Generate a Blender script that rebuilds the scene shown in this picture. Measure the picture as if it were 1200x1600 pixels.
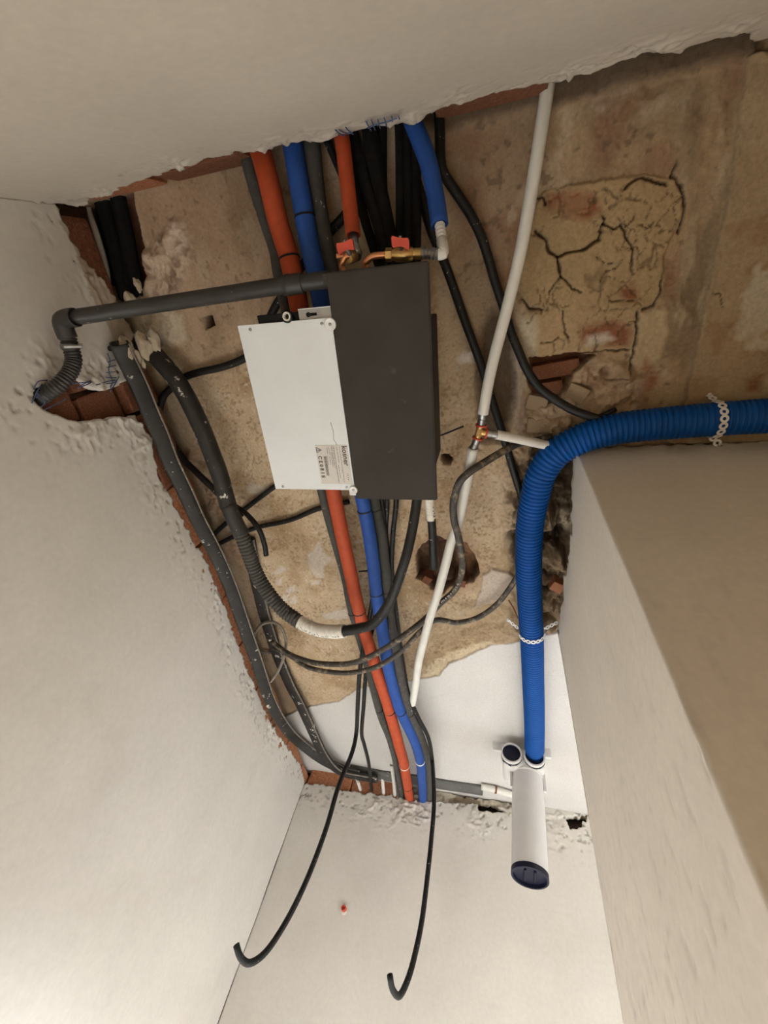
import bpy, bmesh, math, random
import numpy as np
from mathutils import Vector, Matrix

for o in list(bpy.data.objects):
    bpy.data.objects.remove(o, do_unlink=True)
SC = bpy.context.scene
COL = SC.collection
rng = np.random.default_rng(7)
random.seed(7)

# ------------------------------------------------------------------ camera
EYE = 1.6                                  # the phone is held at about 1.6 m, looking up
F_PX = 656.1                               # focal length in pixels of the 1200 x 1600 frame
M = np.array([[0.96678751, 0.13190694, 0.21891201],      # rows: right, down, forward in world axes
              [-0.00233989, 0.86105743, -0.50850234],
              [-0.2555708, 0.49110148, 0.83276822]])
cam = bpy.data.cameras.new('camera')
cam.sensor_fit = 'VERTICAL'
cam.sensor_height = 24.0
cam.lens = 24.0 * F_PX / 1600.0
cam.clip_start = 0.02
co = bpy.data.objects.new('camera', cam)
COL.objects.link(co)
R3 = Matrix(((M[0, 0], -M[1, 0], -M[2, 0]), (M[0, 1], -M[1, 1], -M[2, 1]), (M[0, 2], -M[1, 2], -M[2, 2])))
co.matrix_world = Matrix.Translation((0, 0, EYE)) @ R3.to_4x4()
SC.camera = co

# ------------------------------------------------------------------ light
SC.view_settings.view_transform = 'Standard'
SC.view_settings.look = 'None'
SC.view_settings.gamma = 1.0
SC.view_settings.use_curve_mapping = False
SC.view_settings.exposure = -0.25
w = bpy.data.worlds.new('world')
SC.world = w
w.use_nodes = True
w.node_tree.nodes['Background'].inputs[0].default_value = (0.8, 0.85, 1.0, 1)
w.node_tree.nodes['Background'].inputs[1].default_value = 0.4


def area_light(name, loc, aim, sx, sy, power, color):
    l = bpy.data.lights.new(name, 'AREA')
    l.shape = 'RECTANGLE'
    l.size, l.size_y, l.energy, l.color = sx, sy, power, color
    o = bpy.data.objects.new(name, l)
    COL.objects.link(o)
    o.location = loc
    d = Vector(aim) - Vector(loc)
    o.rotation_euler = d.to_track_quat('-Z', 'Y').to_euler()
    return o


# daylight entering the window past the wall end: sky light straight in, plus an added fill beam slanting to the floor for bounce
area_light('window_sky', (2.58, 1.71, 1.14), (-1.0, 1.71, 1.14), 1.06, 1.9, 17.0, (0.89, 0.98, 1.08))
bounce_beam = area_light('floor_bounce_fill', (2.56, 1.71, 1.95), (-0.25, 1.4, 0.0), 1.0, 0.4, 150.0, (0.91, 0.985, 1.07))
bounce_beam.data.spread = math.radians(60)
# added unseen warm fill at the passage end, bounced off its long wall
fill_light = area_light('passage_fill', (2.45, 0.28, 1.7), (0.9, -0.24, 0.7), 0.3, 0.4, 22.0, (1.0, 0.82, 0.59))
fill_light.data.spread = math.radians(70)

# ------------------------------------------------------------------ coordinates
HC = 1.13            # ceiling, above the eye
XL, YF, YB = -0.99, -0.24, 2.3
PX, PY0, PY1 = 0.203, 0.46, 1.12      # the partition's end face and its two sides


def ray(px, py):
    return M.T @ np.array([px - 600.0, py - 800.0, F_PX])


def P(px, py, h, ax='z'):
    """the point seen at a pixel of the photograph, at its own height above the eye (or at its own x / y)"""
    r = ray(px, py)
    k = {'x': 0, 'y': 1, 'z': 2}[ax]
    p = r * (h / r[k])
    return np.array([p[0], p[1], p[2] + EYE])


def PL(pts, h, ax='z'):
    return [P(a, b, h, ax) for a, b in pts]


def lin(r, g, b):
    f = lambda c: ((c / 255.0 + 0.055) / 1.055) ** 2.4 if c > 10 else c / 255.0 / 12.92
    return np.array([f(r), f(g), f(b)])


# ------------------------------------------------------------------ noise and masks (numpy)
_T = rng.random((256, 256))


def vnoise(x, y, scale, seed=0):
    x = np.asarray(x) * scale + seed * 17.31
    y = np.asarray(y) * scale + seed * 9.77
    xi, yi = np.floor(x).astype(int), np.floor(y).astype(int)
    fx, fy = x - xi, y - yi
    fx, fy = fx * fx * (3 - 2 * fx), fy * fy * (3 - 2 * fy)
    a, b = _T[xi & 255, yi & 255], _T[(xi + 1) & 255, yi & 255]
    c, d = _T[xi & 255, (yi + 1) & 255], _T[(xi + 1) & 255, (yi + 1) & 255]
    return (a * (1 - fx) + b * fx) * (1 - fy) + (c * (1 - fx) + d * fx) * fy - 0.5


def fbm(x, y, scale, seed=0, octaves=4, gain=0.55):
    t, a = 0, 1.0
    for i in range(octaves):
        t = t + a * vnoise(x, y, scale, seed + i * 3)
        scale *= 2.03
        a *= gain
    return t


def in_poly(x, y, poly):
    poly = np.asarray(poly)[:, :2]
    res = np.zeros(x.shape, bool)
    sel = (x >= poly[:, 0].min()) & (x <= poly[:, 0].max()) & (y >= poly[:, 1].min()) & (y <= poly[:, 1].max())
    xs, ys = x[sel], y[sel]
    r = np.zeros(xs.shape, bool)
    for (x0, y0), (x1, y1) in zip(poly, np.roll(poly, -1, 0)):
        c = (y0 > ys) != (y1 > ys)
        if y1 != y0:
            r ^= c & (xs < (x1 - x0) * (ys - y0) / (y1 - y0) + x0)
    res[sel] = r
    return res


def dist_line(x, y, line, reach, closed=False):
    """distance to a polyline, capped at reach"""
    line = np.asarray(line)[:, :2]
    if closed:
        line = np.vstack([line, line[:1]])
    d = np.full(x.shape, reach)
    for (x0, y0), (x1, y1) in zip(line[:-1], line[1:]):
        s = np.flatnonzero((x > min(x0, x1) - reach) & (x < max(x0, x1) + reach) & (y > min(y0, y1) - reach) & (y < max(y0, y1) + reach))
        if not len(s):
            continue
        dx, dy = x1 - x0, y1 - y0
        t = np.clip(((x[s] - x0) * dx + (y[s] - y0) * dy) / (dx * dx + dy * dy + 1e-12), 0, 1)
        d[s] = np.minimum(d[s], np.hypot(x[s] - x0 - t * dx, y[s] - y0 - t * dy))
    return d


def sstep(a, b, v):
    t = np.clip((v - a) / (b - a), 0, 1)
    return t * t * (3 - 2 * t)


# ------------------------------------------------------------------ materials
def nodes_of(name):
    m = bpy.data.materials.new(name)
    m.use_nodes = True
    nt = m.node_tree
    return m, nt, nt.nodes['Principled BSDF']


def N(nt, kind, **kw):
    n = nt.nodes.new(kind)
    for k, v in kw.items():
        n.inputs[k.replace('_', ' ')].default_value = v
    return n


def surf_mat(name, grain=90.0, amount=0.18, bump=0.25, rough=0.9):
    """plaster / masonry: vertex colour for the coat that is there, noise for its grain"""
    m, nt, b = nodes_of(name)
    L = nt.links.new
    at = nt.nodes.new('ShaderNodeAttribute')
    at.attribute_name = 'coat'
    tc = nt.nodes.new('ShaderNodeTexCoord')
    n1 = N(nt, 'ShaderNodeTexNoise', Scale=grain, Detail=6.0, Roughness=0.65)
    n2 = N(nt, 'ShaderNodeTexNoise', Scale=6.0, Detail=5.0, Roughness=0.6)
    L(tc.outputs['Object'], n1.inputs['Vector'])
    L(tc.outputs['Object'], n2.inputs['Vector'])
    mr = N(nt, 'ShaderNodeMapRange', From_Min=0.3, From_Max=0.7, To_Min=1 - amount, To_Max=1 + amount)
    mr2 = N(nt, 'ShaderNodeMapRange', From_Min=0.3, From_Max=0.7, To_Min=1 - amount * 0.5, To_Max=1 + amount * 0.5)
    L(n1.outputs['Fac'], mr.inputs['Value'])
    L(n2.outputs['Fac'], mr2.inputs['Value'])
    mu = nt.nodes.new('ShaderNodeMath')
    mu.operation = 'MULTIPLY'
    L(mr.outputs[0], mu.inputs[0])
    L(mr2.outputs[0], mu.inputs[1])
    vm = nt.nodes.new('ShaderNodeVectorMath')
    vm.operation = 'SCALE'
    L(at.outputs['Color'], vm.inputs[0])
    L(mu.outputs[0], vm.inputs['Scale'])
    L(vm.outputs[0], b.inputs['Base Color'])
    b.inputs['Roughness'].default_value = rough
    b.inputs['Specular IOR Level'].default_value = 0.2
    bp = N(nt, 'ShaderNodeBump', Strength=bump, Distance=0.003)
    bs = N(nt, 'ShaderNodeMapRange', From_Min=0.5, From_Max=0.62, To_Min=bump, To_Max=min(bump, 0.06))   # the painted coat is smooth
    L(at.outputs['Fac'], bs.inputs['Value'])
    L(bs.outputs[0], bp.inputs['Strength'])
    L(n1.outputs['Fac'], bp.inputs['Height'])
    L(bp.outputs[0], b.inputs['Normal'])
    for r in (mr, mr2):
        lo, hi = r.inputs['To Min'].default_value, r.inputs['To Max'].default_value
        for end, v in (('To Min', lo), ('To Max', hi)):
            q = N(nt, 'ShaderNodeMapRange', From_Min=0.5, From_Max=0.62, To_Min=v, To_Max=1 + (v - 1) * min(1.0, 0.05 / amount))
            L(at.outputs['Fac'], q.inputs['Value'])
            L(q.outputs[0], r.inputs[end])
    return m


def mat(name, col, rough=0.5, metal=0.0, spec=0.5, var=0.15, scale=30.0, bump=0.0, dust=0.0, dustcol=(0.5, 0.46, 0.4), dustscale=60.0, streak=None, dustw=0.06):
    """a finish with a little variation; dust > 0 adds splashes of plaster"""
    m, nt, b = nodes_of(name)
    L = nt.links.new
    tc = nt.nodes.new('ShaderNodeTexCoord')
    n = N(nt, 'ShaderNodeTexNoise', Scale=scale, Detail=5.0, Roughness=0.6)
    if streak:
        mp = nt.nodes.new('ShaderNodeMapping')
        mp.inputs['Scale'].default_value = streak
        L(tc.outputs['Object'], mp.inputs['Vector'])
        L(mp.outputs[0], n.inputs['Vector'])
    else:
        L(tc.outputs['Object'], n.inputs['Vector'])
    cr = nt.nodes.new('ShaderNodeValToRGB')
    c = np.array(col)
    cr.color_ramp.elements[0].color = (*np.clip(c * (1 - var), 0, 1), 1)
    cr.color_ramp.elements[1].color = (*np.clip(c * (1 + var), 0, 1), 1)
    cr.color_ramp.elements[0].position, cr.color_ramp.elements[1].position = 0.3, 0.7
    L(n.outputs['Fac'], cr.inputs['Fac'])
    out = cr.outputs['Color']
    if dust > 0:
        n3 = N(nt, 'ShaderNodeTexNoise', Scale=dustscale, Detail=3.0, Roughness=0.7)
        L(tc.outputs['Object'], n3.inputs['Vector'])
        r3 = N(nt, 'ShaderNodeMapRange', From_Min=0.70 - dust, From_Max=0.70 + dustw - dust, To_Min=0.0, To_Max=1.0)
        L(n3.outputs['Fac'], r3.inputs['Value'])
        mx = nt.nodes.new('ShaderNodeMix')
        mx.data_type = 'RGBA'
        L(r3.outputs[0], mx.inputs[0])
        L(out, mx.inputs[6])
        mx.inputs[7].default_value = (*dustcol, 1)
        out = mx.outputs[2]
    L(out, b.inputs['Base Color'])
    b.inputs['Roughness'].default_value = rough
    b.inputs['Metallic'].default_value = metal
    b.inputs['Specular IOR Level'].default_value = spec
    if bump:
        bp = N(nt, 'ShaderNodeBump', Strength=bump, Distance=0.002)
        L(n.outputs['Fac'], bp.inputs['Height'])
        L(bp.outputs[0], b.inputs['Normal'])
    return m


MT = dict(
    plaster=surf_mat('plaster', 70, 0.045, 0.10),
    scraped=surf_mat('scraped_ceiling', 130, 0.16, 0.35),
    masonry=surf_mat('masonry', 60, 0.3, 0.6),
    brick=mat('brick', (0.42, 0.155, 0.072), 0.9, var=0.4, scale=18, bump=0.6, spec=0.2, dust=0.15, dustcol=(0.46, 0.34, 0.24), dustscale=30),
    brickdark=mat('old_brick', (0.19, 0.075, 0.042), 0.95, var=0.35, scale=25, bump=0.5, spec=0.2, dust=0.1, dustcol=(0.3, 0.2, 0.12), dustscale=30),
    floor=mat('floor_screed', (0.56, 0.54, 0.50), 0.85, var=0.2, scale=5, bump=0.2),
    red=mat('red_sleeve', (0.44, 0.072, 0.026), 0.6, spec=0.25, var=0.12, scale=40, bump=0.1),
    blue=mat('blue_sleeve', (0.022, 0.075, 0.30), 0.6, spec=0.25, var=0.12, scale=40, bump=0.1),
    hose=mat('blue_corrugated', (0.001, 0.075, 0.33), 0.5, var=0.1, scale=20, spec=0.25),
    grey=mat('grey_foam', (0.072, 0.067, 0.06), 0.85, var=0.2, scale=60, bump=0.3, spec=0.25, dust=0.03),
    black=mat('black_cable', (0.0095, 0.0085, 0.008), 0.5, spec=0.32, var=0.3, scale=40, dust=0.03, dustscale=90),
    foam=mat('black_foam', (0.011, 0.010, 0.0095), 0.95, var=0.3, scale=80, bump=0.4, spec=0.15),
    muddy=mat('muddy_cable', (0.05, 0.042, 0.034), 0.6, var=0.4, scale=50, bump=0.2, dust=0.17, dustcol=(0.27, 0.21, 0.14), dustscale=38, dustw=0.14),
    duct=mat('dark_conduit', (0.027, 0.024, 0.021), 0.55, spec=0.35, var=0.3, scale=25, bump=0.1, dust=0.07, dustcol=(0.6, 0.56, 0.5), dustscale=30),
    ductclean=mat('grey_conduit', (0.10, 0.095, 0.088), 0.55, var=0.2, scale=25, dust=0.04, dustscale=40),
    greycable=mat('grey_cable', (0.20, 0.17, 0.14), 0.6, var=0.3, scale=40, dust=0.08),
    pvc=mat('grey_pvc', (0.037, 0.034, 0.031), 0.45, spec=0.4, var=0.12, scale=20, dust=0.02),
    casing=mat('dark_insulation', (0.041, 0.034, 0.028), 0.75, var=0.15, scale=12, bump=0.12, spec=0.3, dust=0.06, dustcol=(0.085, 0.075, 0.064), dustscale=9),
    gloss=mat('black_sheet', (0.008, 0.008, 0.008), 0.5, spec=0.2, var=0.2, scale=20),
    whitemetal=mat('white_sheet_metal', (0.73, 0.75, 0.75), 0.42, var=0.04, scale=9, spec=0.4),
    steel=mat('galvanised_steel', (0.33, 0.33, 0.325), 0.35, metal=0.9, var=0.15, scale=40),
    brass=mat('brass', (0.60, 0.40, 0.16), 0.35, metal=0.9, var=0.2, scale=40),
    copper=mat('copper', (0.75, 0.33, 0.16), 0.35, metal=0.9, var=0.2, scale=40),
    redplastic=mat('red_plastic', (0.55, 0.06, 0.03), 0.45, var=0.1),
    white=mat('white_plastic', (0.78, 0.76, 0.74), 0.4, var=0.04, scale=15),
    whitepipe=mat('white_pipe', (0.70, 0.67, 0.61), 0.45, var=0.06, scale=25),
    navy=mat('navy_plastic', (0.006, 0.007, 0.024), 0.45, spec=0.3, var=0.15),
    tape=mat('white_tape', (0.74, 0.70, 0.62), 0.7, var=0.08, scale=50, bump=0.2),
    paper=mat('nameplate_paper', (0.62, 0.58, 0.53), 0.6, var=0.04, scale=30),
    ink=mat('print_ink', (0.06, 0.055, 0.05), 0.7, var=0.1),
    crayon=mat('blue_crayon', (0.10, 0.13, 0.25), 0.8, var=0.3, scale=120),
    darkhole=mat('near_black', (0.03, 0.024, 0.02), 0.95, var=0.3),  # plain near-black matte finish
    palemortar=mat('pale_mortar', (0.42, 0.345, 0.25), 0.95, var=0.25, scale=50, bump=0.6),
    mortar=mat('mortar_lump', (0.33, 0.24, 0.155), 0.95, var=0.2, scale=40, bump=0.6),
)


# ------------------------------------------------------------------ object helpers
def link(name, me, parent=None, m=None):
    o = bpy.data.objects.new(name, me)
    COL.objects.link(o)
    if m is not None and me is not None:
        me.materials.append(m)
    if parent is not None:
        o.parent = parent
    return o


def tag(o, label=None, cat=None, group=None, kind=None):
    if label: o['label'] = label
    if cat: o['category'] = cat
    if group: o['group'] = group
    if kind: o['kind'] = kind
    return o


def thing(name, label, cat, group=None):
    return tag(link(name, None), label, cat, group)


def np_mesh(name, V, Fs, smooth=True, coat=None):
    """Fs: list of integer arrays, one per face size"""
    me = bpy.data.meshes.new(name)
    V = np.asarray(V, np.float32)
    me.vertices.add(len(V))
    me.vertices.foreach_set('co', V.ravel())
    loops = np.concatenate([np.asarray(f).ravel() for f in Fs]).astype(np.int32)
    sizes = np.concatenate([np.full(len(f), np.asarray(f).shape[1]) for f in Fs])
    starts = np.concatenate([[0], np.cumsum(sizes)[:-1]]).astype(np.int32)
    me.loops.add(len(loops))
    me.loops.foreach_set('vertex_index', loops)
    me.polygons.add(len(sizes))
    me.polygons.foreach_set('loop_start', starts)
    me.polygons.foreach_set('loop_total', sizes.astype(np.int32))
    if smooth:
        me.polygons.foreach_set('use_smooth', np.ones(len(sizes), bool))
    if coat is not None:
        a = me.attributes.new('coat', 'FLOAT_COLOR', 'POINT')
        c4 = np.ones((len(V), 4), np.float32)
        c4[:, :3] = np.clip(coat, 0, 1)
        a.data.foreach_set('color', c4.ravel())
    me.update(calc_edges=True)
    me.validate()
    return me


def sheet(name, pos, us, vs, keep, thick, inward, m, coat, kind='structure', parent=None, extra=None):
    """a coat of plaster: a fine grid pos[nu,nv,3], cut out where keep is false, with real thickness at every edge"""
    nu, nv = pos.shape[:2]
    idx = np.arange(nu * nv).reshape(nu, nv)
    q = np.stack([idx[:-1, :-1], idx[1:, :-1], idx[1:, 1:], idx[:-1, 1:]], -1).reshape(-1, 4)
    if keep is not None:
        q = q[keep.reshape(-1)]
    V = pos.reshape(-1, 3).copy()
    C = coat.reshape(-1, 3)
    e = np.concatenate([q[:, [0, 1]], q[:, [1, 2]], q[:, [2, 3]], q[:, [3, 0]]])
    key = e[:, 0].astype(np.int64) * (nu * nv) + e[:, 1]
    rkey = e[:, 1].astype(np.int64) * (nu * nv) + e[:, 0]
    be = e[~np.isin(key, rkey)]
    for it in range(1):
        s = np.zeros_like(V)
        k = np.zeros(len(V))
        for a, b in ((0, 1), (1, 0)):
            np.add.at(s, be[:, a], V[be[:, b]])
            np.add.at(k, be[:, a], 1)
        bv = np.flatnonzero(k)
        V[bv] = 0.45 * V[bv] + 0.55 * s[bv] / k[bv, None]
    bv = np.unique(be)
    mp = np.full(len(V), -1)
    mp[bv] = len(V) + np.arange(len(bv))
    IN = inward.reshape(-1, 3)[bv]
    V2 = np.vstack([V, V[bv] + IN * thick])
    C2 = np.vstack([C, C[bv]])
    side = np.stack([be[:, 1], be[:, 0], mp[be[:, 0]], mp[be[:, 1]]], -1)
    F = np.concatenate([q, side])
    if extra is not None:
        ev, ef, ec = extra
        F = np.concatenate([F, np.asarray(ef) + len(V2)])
        V2 = np.vstack([V2, ev])
        C2 = np.vstack([C2, ec])
    used = np.unique(F)
    re = np.full(len(V2), -1)
    re[used] = np.arange(len(used))
    me = np_mesh(name, V2[used], [re[F]], True, C2[used])
    o = link(name, me, parent, m)
    if kind: o['kind'] = kind
    return o


def box_arr(x0, x1, y0, y1, z0, z1):
    v = np.array([[x, y, z] for z in (z0, z1) for y in (y0, y1) for x in (x0, x1)], float)
    f = np.array([[0, 2, 3, 1], [4, 5, 7, 6], [0, 1, 5, 4], [2, 6, 7, 3], [0, 4, 6, 2], [1, 3, 7, 5]])
    return v, f


def boxes(name, specs, m, parent=None, bevel=0.0, mw=None, kind=None):
    bm = bmesh.new()
    for s in specs:
        v, f = box_arr(*s)
        vs = [bm.verts.new(p) for p in v]
        for q in f:
            bm.faces.new([vs[i] for i in q])
    if bevel:
        bmesh.ops.bevel(bm, geom=bm.edges[:], offset=bevel, segments=2, affect='EDGES', profile=0.6)
    return finish(name, bm, m, parent, mw, kind)


def finish(name, bm, m, parent=None, mw=None, kind=None, smooth=False):
    if mw is not None:
        bmesh.ops.transform(bm, matrix=mw, verts=bm.verts[:])
    bmesh.ops.recalc_face_normals(bm, faces=bm.faces[:])
    me = bpy.data.meshes.new(name)
    bm.to_mesh(me)
    bm.free()
    if smooth:
        me.polygons.foreach_set('use_smooth', np.ones(len(me.polygons), bool))
        me.set_sharp_from_angle(angle=math.radians(40))
    o = link(name, me, parent, m)
    if kind: o['kind'] = kind
    return o


def spline(pts, step):
    """Catmull-Rom through the points, sampled evenly"""
    p = np.asarray(pts, float)
    if len(p) == 2:
        n = max(2, int(np.linalg.norm(p[1] - p[0]) / step) + 1)
        return p[0] + (p[1] - p[0]) * np.linspace(0, 1, n)[:, None]
    q = np.vstack([2 * p[0] - p[1], p, 2 * p[-1] - p[-2]])
    out = []
    for i in range(1, len(q) - 2):
        a, b, c, d = q[i - 1:i + 3]
        t = np.linspace(0, 1, 24, endpoint=False)[:, None]
        out.append(0.5 * (2 * b + (c - a) * t + (2 * a - 5 * b + 4 * c - d) * t ** 2 + (3 * b - a - 3 * c + d) * t ** 3))
    out = np.vstack(out + [p[-1:]])
    s = np.concatenate([[0], np.cumsum(np.linalg.norm(np.diff(out, axis=0), axis=1))])
    n = max(3, int(s[-1] / step) + 1)
    t = np.linspace(0, s[-1], n)
    return np.stack([np.interp(t, s, out[:, k]) for k in range(3)], 1)


def frames(c, ref=None):
    t = np.gradient(c, axis=0)
    t /= np.linalg.norm(t, axis=1)[:, None]
    n = np.zeros_like(c)
    if ref is not None:
        r = np.asarray(ref, float)
        n = r - (t @ r)[:, None] * t
        n /= np.linalg.norm(n, axis=1)[:, None]
    else:
        a = np.array([0, 0, 1.0]) if abs(t[0, 2]) < 0.9 else np.array([1.0, 0, 0])
        v = a - (a @ t[0]) * t[0]
        for i in range(len(c)):
            v = v - (v @ t[i]) * t[i]
            v /= np.linalg.norm(v)
            n[i] = v
    return t, n, np.cross(t, n)


def tube_arr(c, r, seg=14, flat=None, ref=None, hollow=True, power=1.0):
    """rings along the centre line c; r a number or one per ring; flat = height / width of a flattened section"""
    t, n, b = frames(c, ref)
    r = np.broadcast_to(np.asarray(r, float), (len(c),))
    a = np.linspace(0, 2 * np.pi, seg, endpoint=False)
    ca, sa = np.cos(a), np.sin(a)
    if power != 1.0:
        ca, sa = np.sign(ca) * abs(ca) ** power, np.sign(sa) * abs(sa) ** power
    k = 1.0 if flat is None else flat
    cs, rs, fr = list(c), list(r), list(zip(n, b))
    if hollow:
        inn = min(0.03, 0.4 * np.linalg.norm(c[-1] - c[0]) + 0.004)
        cs = [c[0] + t[0] * inn, c[0]] + cs + [c[-1], c[-1] - t[-1] * inn]
        rs = [r[0] * .74, r[0] * .78] + rs + [r[-1] * .78, r[-1] * .74]
        fr = [fr[0]] * 2 + fr + [fr[-1]] * 2
    V = []
    for p, q, (nn, bb) in zip(cs, rs, fr):
        V.append(p + q * (k * ca[:, None] * nn + sa[:, None] * bb))
    V = np.vstack(V)
    m_ = len(cs)
    i, j = np.meshgrid(np.arange(m_ - 1), np.arange(seg), indexing='ij')
    j2 = (j + 1) % seg
    Q = np.stack([i * seg + j, i * seg + j2, (i + 1) * seg + j2, (i + 1) * seg + j], -1).reshape(-1, 4)
    caps = np.array([np.arange(seg)[::-1], (m_ - 1) * seg + np.arange(seg)])
    return V, Q, caps


def tube(name, pts, r, m, parent=None, step=0.01, seg=14, flat=None, ref=None, hollow=True, wob=0.0, rib=None, power=1.0, seed=0):
    c = spline(pts, step) if rib is None else spline(pts, rib[0] / 6.0)
    if wob:
        s = np.arange(len(c)) * step
        for k in range(3):
            c[:, k] += wob * 2 * vnoise(s, s * 0 + k * 3.1, 9.0, seed + k)
    rr = r
    if rib is not None:
        s = np.arange(len(c)) * (rib[0] / 6.0)
        prof = np.array([0, 0.8, 1, 1, 0.8, 0.0])[np.arange(len(c)) % 6]
        rr = r - rib[1] * (1 - prof)
    elif np.ndim(r) == 1:
        rr = np.interp(np.linspace(0, 1, len(c)), np.linspace(0, 1, len(r)), r)
    V, Q, caps = tube_arr(c, rr, seg, flat, ref, hollow, power)
    me = np_mesh(name, V, [Q, caps])
    me.polygons[-1].use_smooth = me.polygons[-2].use_smooth = False
    return link(name, me, parent, m)


def cyl(bm, p0, p1, r0, r1=None, seg=20, ref=None):
    p0, p1 = np.asarray(p0, float), np.asarray(p1, float)
    r1 = r0 if r1 is None else r1
    V, Q, caps = tube_arr(np.array([p0, p1]), np.array([r0, r1]), seg, None, ref, False)
    vs = [bm.verts.new(v) for v in V]
    for q in Q: bm.faces.new([vs[i] for i in q])
    for q in caps: bm.faces.new([vs[i] for i in q])


def revolve(bm, p0, axis, prof, seg=28):
    """prof: (distance along axis, radius) rows, from p0; closed ends"""
    axis = np.asarray(axis, float) / np.linalg.norm(axis)
    a0 = np.array([0, 0, 1.0]) if abs(axis[2]) < 0.9 else np.array([1.0, 0, 0])
    n = np.cross(axis, a0); n /= np.linalg.norm(n)
    b = np.cross(axis, n)
    a = np.linspace(0, 2 * np.pi, seg, endpoint=False)
    rings = []
    for d, r in prof:
        rings.append([bm.verts.new(np.asarray(p0) + axis * d + r * (math.cos(t) * n + math.sin(t) * b)) for t in a])
    for A, B in zip(rings[:-1], rings[1:]):
        for i in range(seg):
            bm.faces.new([A[i], A[(i + 1) % seg], B[(i + 1) % seg], B[i]])
    bm.faces.new(rings[0][::-1])
    bm.faces.new(rings[-1])


def ring_tie(name, c, axis, r, wdt, m, parent, th=0.0016, tail=True):
    """a band pulled tight round a pipe, with its small lock"""
    bm = bmesh.new()
    revolve(bm, np.asarray(c) - np.asarray(axis) * wdt / 2, axis, [(0, r), (0, r + th), (wdt, r + th), (wdt, r)], 20)
    o = finish(name, bm, m, parent, smooth=True)
    return o


def at_arc(pts, frac_px):
    """point and direction of a path where it passes closest to a pixel of the photograph"""
    c = spline(pts, 0.006)
    rel = (c - np.array([0, 0, EYE])) @ M.T
    pr = np.stack([600 + F_PX * rel[:, 0] / rel[:, 2], 800 + F_PX * rel[:, 1] / rel[:, 2]], 1)
    i = int(np.argmin(np.hypot(*(pr - np.array(frac_px)).T)))
    i = min(max(i, 1), len(c) - 2)
    d = c[i + 1] - c[i - 1]
    return c[i], d / np.linalg.norm(d)

# ================================================================== THE SETTING
ZC = HC + EYE
cream = np.array([0.70, 0.66, 0.605])

# ------------------------------------------------------------------ ceiling: scraped old plaster with holes, cracks, patches
res = 0.0027
xs = np.arange(-1.13, 0.80, res)
ys = np.arange(-0.32, 2.36, res)
X, Y = [a.ravel() for a in np.meshgrid(xs, ys, indexing='ij')]
nx = X + 0.012 * fbm(X, Y, 30, 1, 3)
ny = Y + 0.012 * fbm(X, Y, 30, 2, 3)
fx = X + 0.005 * fbm(X, Y, 60, 3, 3)
fy = Y + 0.005 * fbm(X, Y, 60, 4, 3)
C = lambda pts: np.array(PL(pts, HC))[:, :2]
D = np.zeros(len(X))
pit = fbm(X, Y, 130, 7, 3)
base = np.array([0.53, 0.40, 0.265])
CO = np.tile(base, (len(X), 1))


def blend(col, w):
    global CO
    CO = CO * (1 - w[:, None]) + np.asarray(col) * w[:, None]


def soft(poly, edge, warp='n'):
    """1 inside, 0 outside, with a ragged edge"""
    a, b = (nx, ny) if warp == 'n' else (fx, fy)
    ins = in_poly(a, b, poly)
    d = dist_line(a, b, poly, edge * 1.01, True)
    return np.where(ins, 0.5 + 0.5 * np.minimum(d / edge, 1), 0.5 - 0.5 * np.minimum(d / edge, 1))


fib = np.maximum(soft(C([(250, 600), (330, 560), (400, 480), (680, 470), (760, 640), (800, 760), (800, 1000), (640, 1070), (480, 1100), (420, 1040), (330, 820)]), 0.08), 0.22)
D += 0.006 * fbm(X, Y, 3.0, 5, 3) + (0.0006 + 0.0012 * fib) * fbm(X, Y, 45, 6, 3) - 0.0022 * fib * sstep(0.12, 0.35, pit)
mott = fbm(X, Y, 9, 8, 5)
blend([0.40, 0.27, 0.15], sstep(-0.05, 0.5, mott) * 0.75)
blend([0.62, 0.50, 0.37], sstep(0.1, 0.6, fbm(X, Y, 7, 9, 5)) * 0.5)
blend([0.27, 0.17, 0.095], sstep(0.15, 0.5, pit + 0.5 * fbm(X, Y, 25, 42, 3)) * 0.6 * fib)                       # fibres and pits
blend([0.62, 0.53, 0.41], sstep(0.36, 0.5, fbm(X, Y, 75, 10, 3)) * 0.6 * fib)         # flecks
# smoother pinkish plaster to the front left, older tan plaster to the right
wl = soft(C([(100, 320), (400, 225), (520, 230), (520, 430), (380, 520), (330, 570), (230, 520), (190, 460)]), 0.06)
blend([0.375, 0.25, 0.165], wl * 0.8)
wr = soft(C([(690, 180), (1230, 40), (1260, 700), (890, 690), (740, 620), (700, 420)]), 0.05)
blend([0.305, 0.212, 0.12], wr * 0.9)  # tan of the right zone also darkened for vignette
wt = soft(C([(690, 180), (860, 140), (820, 320), (800, 480), (730, 520), (700, 330)]), 0.03)
blend([0.29, 0.205, 0.135], wt * 0.7)
old = np.maximum(wr, 0.7 * wl)
blend([0.20, 0.135, 0.075], old * sstep(0.0, 0.5, fbm(X * 1.6, Y * 0.8, 7, 34, 5)) * 0.75)
blend([0.24, 0.125, 0.075], wr * sstep(0.12, 0.5, fbm(X, Y, 10, 35, 4)) * 0.6)
blend([0.47, 0.37, 0.26], old * sstep(0.2, 0.5, fbm(X, Y * 0.6, 14, 36, 5)) * 0.6)
blend([0.15, 0.10, 0.06], old * sstep(0.3, 0.5, fbm(X, Y, 55, 37, 3)) * 0.7)
D += 0.0022 * old * fbm(X * 1.5, Y, 32, 38, 4)
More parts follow.
